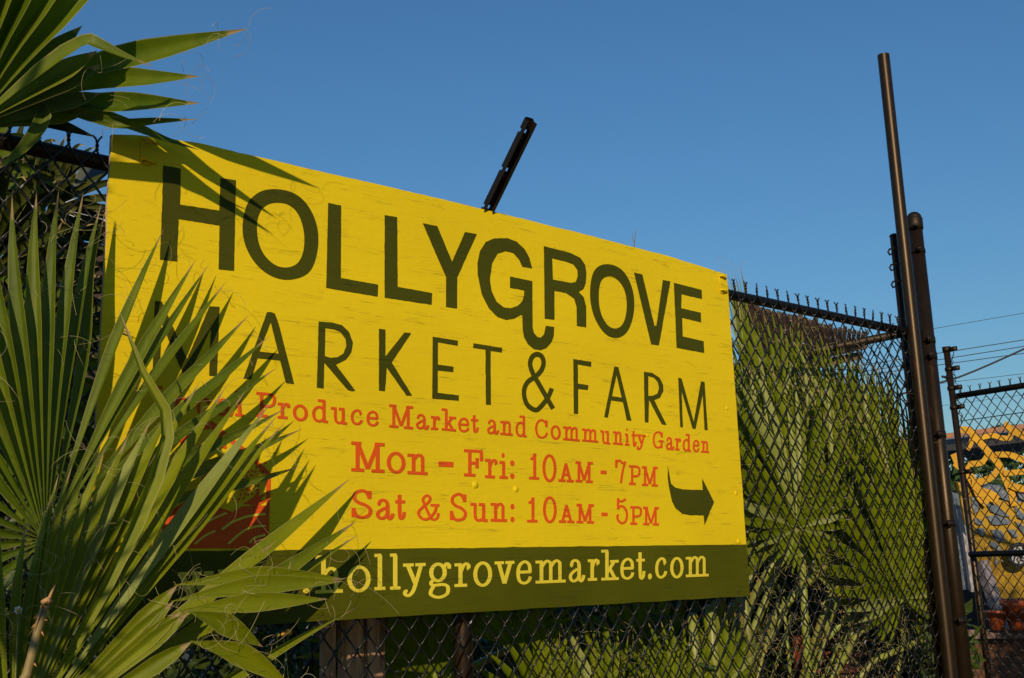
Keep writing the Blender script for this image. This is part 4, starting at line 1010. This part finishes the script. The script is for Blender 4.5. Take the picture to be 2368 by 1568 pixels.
beam('rafter', atd(1700, 882, 8.8), atd(1990, 822, 9.2), .05, WOODD, sh)
beam('rafter', atd(1700, 868, 8.7), atd(2000, 800, 9.1), .04, WOODD, sh)
for px in (1985, 1745): 
    q = atd(px, 830, 9.0); beam('post', Vector((q.x, q.y, 0)), q, .08, WOODD, sh)
# red slatted crate
cr_ = empty('slatted_crate', atd(1935, 1500, 5.4), 'stack of red and tan wooden slats low behind the palms', 'crate')
cr_.location.z = 0
REDW = plain('red_painted_wood', (.22, .035, .015), .7, var=.3, scale=9); TANW = plain('tan_wood', (.30, .20, .11), .8, var=.3, scale=9)
qa = atd(1880, 1500, 5.4); qb = atd(2000, 1500, 5.4); X_ = (qb-qa); X_.z = 0
for k in range(7):
    z = atd(1930, 1440+k*36, 5.4).z; c = (qa+qb)/2; mb = MB(); Mx = orient(None, X_)
    mb.box((c.x, c.y, z), X_.length, .04, .028, Mx); mb.build('slat', REDW, cr_, False)
    mb = MB(); mb.box((c.x+.02, c.y+.05, z-.035), X_.length*.97, .04, .034, Mx); mb.build('slat', TANW, cr_, False)
for s in (-1, 1):
    c = (qa+qb)/2+X_*.46*s; mb = MB(); mb.box((c.x, c.y+.10, .5), .04, .04, 1.0); mb.build('post', REDW, cr_, False)

# ------------------------------------------------------------------ the open garden gate on the right
GZ = RAILZ
g0 = atd(2196, 915, 7.1); g0 = atz(2200, 918, GZ); g1 = atz(2370, 891, GZ); dg = (g1-g0); dg.z = 0; dg.normalize()
gate = empty('chain_link_gate', (g0.x, g0.y, 0), 'black chain link gate section on the far right with barbed wire arms', 'gate')
gend = g0+dg*2.6
pb = Vector((g0.x, g0.y, 0))-dg*.055
ph_ = atd(2183, 803, (g0-CAM).dot(FW)).z
GD = (g0-CAM).dot(FW); pt_ = atd(2187, 803, GD); pl_ = atd(2286, 1568, GD-.25); pl_ = pt_+(pl_-pt_)*1.8
mb = MB(); mb.tube([pl_, pt_], .0215, 16); gpost = mb.build('post', PIPE, gate)
pd_ = (pt_-pl_).normalized(); mb = MB(); mb.tube([pt_-pd_*.03, pt_+pd_*.004], .027, 14); mb.build('cap', PIPED, gpost)
for py in (810, 855, 900, 945, 1095):
    z = atd(2196, py, (g0-CAM).dot(FW)).z; mb = MB(); q = pt_+(pl_-pt_)*((pt_.z-z)/(pt_.z-pl_.z)); mb.tube([q+Vector((-.0, 0, -.012)), q+Vector((0, 0, .012))], .027, 12); mb.box(q+dg*.05, .05, .02, .03, orient(None, dg))
    for k in range(4):
        r0 = q+dg*(.045+R.uniform(-.01, .01))+Vector((0, 0, -.02-k*.02)); mb.tube([r0, r0+Vector((R.uniform(-.02, .02), 0, -.02)), r0+Vector((R.uniform(-.02, .02), 0, -.03))], .003, 4)
    mb.build('barb_bracket', PIPED, gpost)
def gpipe(name, a, b, r): mb = MB(); mb.tube([a, b], r, 12); return mb.build(name, PIPED, gate)
gpipe('top_rail', Vector((g0.x, g0.y, GZ)), Vector((gend.x, gend.y, GZ)), .020)
mz = atz(2265, 1281, 0).z
midz = CAM.z+.012
gpipe('mid_rail', Vector((g0.x, g0.y, midz)), Vector((gend.x, gend.y, midz)), .019)
gu_ = Vector((g0.x, g0.y, GZ)); gpipe('gate_upright', gu_+(pl_-pt_)*1.05, gu_, .0125)
gpipe('tension_wire', Vector((g0.x, g0.y, GZ-.17)), Vector((gend.x, gend.y, GZ-.17)), .003)
mesh_run(gate, Vector((g0.x, g0.y, 0)), dg, 1, 62)

# ------------------------------------------------------------------ yellow mosaic screen behind the gate
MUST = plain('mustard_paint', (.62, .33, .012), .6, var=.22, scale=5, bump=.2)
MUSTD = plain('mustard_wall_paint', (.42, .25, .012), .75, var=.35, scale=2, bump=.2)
def mirrormat():
    M, t, P = newmat('broken_mirror'); tc = N(t, 'TexCoord').outputs['Object']
    v = N(t, 'TexVoronoi'); v.inputs['Scale'].default_value = 26; t.links.new(tc, v.inputs['Vector'])
    c = ramp(t, v.outputs['Distance'], .0, .6, (.45, .50, .56), (.20, .26, .34)).outputs[0]
    t.links.new(c, P.inputs['Base Color']); P.inputs['Metallic'].default_value = .5; P.inputs['Roughness'].default_value = .28
    b = N(t, 'Bump'); b.inputs['Strength'].default_value = .8; b.inputs['Distance'].default_value = .01
    t.links.new(v.outputs['Color'], b.inputs['Height']); t.links.new(b.outputs[0], P.inputs['Normal']); return M
MIR = mirrormat()
DM = 9.2
scr = empty('mosaic_garden_screen', Vector((atd(2330, 1300, DM).x, atd(2330, 1300, DM).y, 0)), 'mustard yellow screen of cut-out branches with mirror mosaic leaves behind the gate', 'garden screen')
def Q(px, py, off=0): return atd(px, py, DM+off)
def prism(name, pts, th, mat, par, off=0):
    F = [Q(*p, off) for p in pts]; Bk = [q+FW*th for q in F]; n = len(F); mb = MB()
    mb.v = [tuple(q) for q in F+Bk]; mb.f = [tuple(range(n)), tuple(range(2*n-1, n-1, -1))]+[(i, n+i, n+(i+1) % n, (i+1) % n) for i in range(n)]
    return mb.build(name, mat, par, False)
def T7(x, y): return ((3550+x/2.0916)/1.7304, (1250+y/2.0916)/1.7304)     # right-hand crop
def T8(x, y): return ((3550+x/2.055)/1.7304, (1950+y/2.055)/1.7304)
def branch(pts, w0, w1=None):
    P = cr([T7(*p) if p[1] < 5000 else p for p in pts], 4); n = len(P); w1 = w1 or w0; L = []; Rr = []
    for i in range(n):
        a = P[max(i-1, 0)]; b = P[min(i+1, n-1)]; dx, dy = b[0]-a[0], b[1]-a[1]; l = math.hypot(dx, dy) or 1; wv = (w0+(w1-w0)*i/(n-1))/2
        L.append((P[i][0]-dy/l*wv, P[i][1]+dx/l*wv)); Rr.append((P[i][0]+dy/l*wv, P[i][1]-dx/l*wv))
    mb = MB(); offs = branch.k*.003; branch.k = (branch.k+1) % 12
    F = [[Q(*L[i], -offs), Q(*Rr[i], -offs), Q(*Rr[i], .03-offs), Q(*L[i], .03-offs)] for i in range(n)]
    mb.quadstrip(F, closed=True); mb.f += [(0, 1, 2, 3), tuple((n-1)*4+k for k in (3, 2, 1, 0))]
    mb.build('branch', MUST, scr, False)
branch.k = 0
for pts, w0, w1 in [
    ([(610,980),(690,990),(740,1050),(830,1150),(930,1270),(990,1400),(1040,1520),(1060,1620)], 15, 16),
    ([(720,1010),(700,1090),(670,1150)], 13, 10), ([(780,1050),(880,1030),(960,1050),(1020,1050),(1035,1000),(1000,945),(975,935)], 11, 14),
    ([(1050,990),(1100,1010),(1200,1060)], 16, 20), ([(840,1190),(800,1250),(740,1265),(670,1270)], 13, 14),
    ([(900,1190),(1000,1190),(1080,1210),(1200,1260)], 13, 15), ([(940,1290),(880,1370),(800,1410),(720,1430)], 13, 18),
    ([(970,1345),(1060,1340),(1200,1325)], 13, 13), ([(640,1290),(690,1370),(740,1450),(780,1540),(840,1600)], 18, 22),
    ([(1020,1440),(1100,1470),(1200,1475)], 15, 18), ([(740,1500),(840,1520),(920,1570)], 20, 24),
    ([(560,1180),(590,1260),(570,1300)], 20, 18), ([(390,1010),(400,1100),(440,1250)], 10, 10)]:
    branch(pts, w0, w1)
# solid yellow wall below the branches (mosaic leaves set in its face)
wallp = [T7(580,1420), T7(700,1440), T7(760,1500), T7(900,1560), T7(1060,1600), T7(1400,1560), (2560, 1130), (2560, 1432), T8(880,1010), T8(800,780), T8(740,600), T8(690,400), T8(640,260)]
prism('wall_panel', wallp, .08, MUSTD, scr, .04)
leafs = [[(690,70),(740,110),(755,190),(720,215),(695,150)], [(780,80),(900,150),(1010,240),(960,240),(850,200)], [(820,235),(900,230),(1010,270),(1000,300),(900,310),(850,300)], [(715,260),(770,265),(790,300),(750,310),(720,290)],
 [(850,350),(930,350),(965,400),(960,450),(900,440)], [(985,345),(1050,350),(1075,410),(1030,410)], [(735,340),(790,335),(800,390),(770,400)], [(840,440),(900,460),(935,510),(920,525),(850,480)],
 [(1040,140),(1122,220),(1122,270),(1070,250)], [(800,490),(850,560),(845,600)], [(880,540),(910,620),(890,660)], [(1060,20),(1200,60),(1200,130),(1090,90)], [(1075,300),(1150,330),(1150,380),(1110,370)],
 [(770,0),(900,0),(1010,30),(1010,115),(960,100),(850,40)], [(1050,280),(1100,300),(1180,420),(1130,400)]]
for l in leafs: prism('mirror_leaf', [T8(*p) for p in l], .02, MIR, scr, .012)
prism('mosaic_backing', [T7(700,1445), T7(860,1440), T7(1010,1455), T7(1142,1490), T7(1300,1500), T7(1300,1640), T7(900,1640), T7(760,1560)], .03, MIR, scr, .06)
# round black-rimmed plaque
ck = empty('round_plaque', Q(2356, 1283, -.1), 'round white plaque with black rim and dark branch drawing at the right edge', 'plaque')
cc = Q(2356, 1283, -.12); rr_ = 24/FPX*DM
mb = MB(); mb.tube([cc-FW*-.0, cc+FW*.03], rr_, 28); mb.build('face', plain('white_enamel', (.55, .55, .55), .4, var=.1), ck, False)
mb = MB(); mb.tube([cc+(RT*math.cos(a)+UP*math.sin(a))*rr_ for a in [i*math.pi/16 for i in range(33)]], .016, 8, cap=False); mb.build('rim', DK, ck)
mb = MB()
for a0 in range(9):
    a = a0*.7; d = RT*math.cos(a)+UP*math.sin(a); e = RT*math.cos(a+.5)+UP*math.sin(a+.5); p = cc-FW*.004
    mb.tube([p, p+d*rr_*.5, p+e*rr_*.8], .006, 4)
mb.build('branch_drawing', DK, ck)

# a shrub added out of view on the right to keep the low sun off the foot of the screen
sp_ = Q(2340, 1420)+TS*6.6
osh = empty('leafy_shrub', (sp_.x, sp_.y, 0), 'tall bushy shrub added outside the right edge of the picture to shade the screen', 'shrub')
def osf(r_):
    v = Vector((r_.gauss(0, 1), r_.gauss(0, 1), r_.gauss(0, 1))).normalized()*r_.uniform(.3, 1)
    return Vector((sp_.x+v.x*.62, sp_.y+v.y*.62, 1.55+v.z*1.35)), 1
leafmass('foliage', osf, 5000, .06, BUSH, 77, osh)
mb = MB(); mb.tube([(sp_.x, sp_.y, 0), (sp_.x, sp_.y, 1.5)], .04, 8, r2=.02); mb.build('stem', BROWNST, osh)

# low building with rusty roof edge behind
RUST = plain('rusty_steel', (.36, .13, .04), .8, var=.45, scale=4, mapping=(1, 1, 1), col2=(.20, .13, .09))
bl = empty('low_roofed_shelter', Vector((atd(2300, 1000, 16).x, atd(2300, 1000, 16).y, 0)), 'low dark shelter with a rusty roof edge behind the yellow screen', 'shelter')
a = atd(2060, 1023, 16); b = atd(2520, 968, 16)
beam('roof_edge', a, b, .055, RUST, bl)
a = atd(2060, 1034, 16.3); b = atd(2520, 980, 16.3); beam('fascia', a, b, .09, plain('grey_blue_steel', (.10, .12, .15), .5), bl)
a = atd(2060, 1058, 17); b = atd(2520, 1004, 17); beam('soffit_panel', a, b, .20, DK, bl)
for px in (2100, 2470):
    q = atd(px, 1060, 17); beam('post', Vector((q.x, q.y, 0)), q, .12, WOODD, bl)
shrub(2330, 19, 1.55, 3.4, 1.35, 14000, .12, BUSH2, 5, 'broad dark green bush behind the yellow screen', ry=2)
shrub(2425, 26, 4.15, 1.0, .42, 2500, .08, BUSH2, 6, 'tree crown just above the rusty roof edge', cat='tree')

# items low at the right
pot = plain('orange_terracotta', (.50, .09, .015), .6, var=.2)
def flowerpot(px, py, D, r, h, label):
    c = atd(px, py, D); p = empty('flower_pot', c, label, 'flower pot'); mb = MB()
    mb.tube([c, c+Vector((0, 0, h*.8)), c+Vector((0, 0, h*.8)), c+Vector((0, 0, h))], [r*.62, r*.92, r, r*1.02], 18); mb.build('pot_body', pot, p)
    mb = MB(); mb.tube([c+Vector((0, 0, h-.01)), c+Vector((0, 0, h+.003))], r*.9, 16); mb.build('soil', plain('soil', (.04, .03, .02)), p)
bt = empty('potting_bench', Vector((atd(2300, 1470, 8.2).x, atd(2300, 1470, 8.2).y, 0)), 'dark red-brown potting bench low behind the gate', 'bench')
beam('bench_top', atd(2150, 1468, 8.2), atd(2480, 1462, 8.0), .05, plain('bench_top_wood', (.16, .10, .08), .7), bt)
pn = prism('front_panel', [(2170,1478),(2480,1474),(2480,1640),(2170,1640)], .05, plain('bench_wood', (.13, .055, .025), .8, var=.4, scale=6, mapping=(1, 1, 5)), bt, -.95)
flowerpot(2307, 1456, 8.05, .08, .14, 'small orange flower pot on the bench beside the grey strut')
flowerpot(2362, 1456, 8.0, .13, .22, 'larger orange flower pot cut by the right edge of the picture')
beam('grey_strut', Q(2268, 1300, -.35), Q(2372, 1600, -.9), .07, plain('grey_lilac_paint', (.22, .19, .20), .6), empty('leaning_post', Q(2320, 1568, -.6), 'grey leaning post crossing the lower part of the yellow screen', 'post'))
# blue-grey mosaic column between the posts
mc = empty('mosaic_column', Vector((Q(2200, 1400).x, Q(2200, 1400).y, 0)), 'narrow mirror mosaic column seen between the gate post and thin post', 'column')
prism('mosaic_face', [T8(405,0), T8(600,60), T8(690,380), T8(720,840), T8(520,840), T8(480,600)], .06, MIR, mc, -.3)
prism('column_edge', [T8(590,180), T8(640,280), T8(700,640), T8(712,860), T8(690,860), T8(660,640)], .05, plain('pale_plaster', (.40, .36, .36), .8), mc, -.42)
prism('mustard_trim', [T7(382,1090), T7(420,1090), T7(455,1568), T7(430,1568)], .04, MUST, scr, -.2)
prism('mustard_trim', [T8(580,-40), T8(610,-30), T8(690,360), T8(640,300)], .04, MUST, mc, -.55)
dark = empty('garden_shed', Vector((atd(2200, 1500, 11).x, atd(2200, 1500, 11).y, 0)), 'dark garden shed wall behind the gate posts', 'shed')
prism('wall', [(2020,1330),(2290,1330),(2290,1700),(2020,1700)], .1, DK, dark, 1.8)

# ------------------------------------------------------------------ overhead wires
WB = plain('cable_rubber', (.02, .02, .022), .6, bump=0)
def line(pts, D, r, label):
    p = [atd(x, y, D) for x, y in pts]; o = p[0]; mb = MB()
    d0 = (p[0]-p[1]); d1 = (p[-1]-p[-2]); q = [p[0]+d0*3]+p+[p[-1]+d1*6]
    mb.tube(q, r, 6); ob = obj('power_line', mb.mesh('power_line', WB)); tag(ob, label, 'cable', 'overhead lines on the right')
line([(2170,758),(2367,724)], 42, .010, 'topmost faint overhead line at the right')
line([(2176,816),(2367,786)], 34, .013, 'second overhead line, starting level with the thin post top')
line([(2176,831),(2367,801)], 34, .013, 'third overhead line, just under the thin post top')
line([(2178,843),(2367,817)], 34, .013, 'fourth overhead line, above where the thick cable ends')
line([(2183,882),(2217,872),(2255,857),(2292,841),(2330,824),(2367,807)], 22, .022, 'thickest black cable rising to the right edge')
line([(2206,883),(2367,864)], 42, .010, 'faint lower overhead line under the thick cable')
line([(2206,934),(2367,913)], 42, .007, 'lowest faint overhead line seen through the gate mesh')
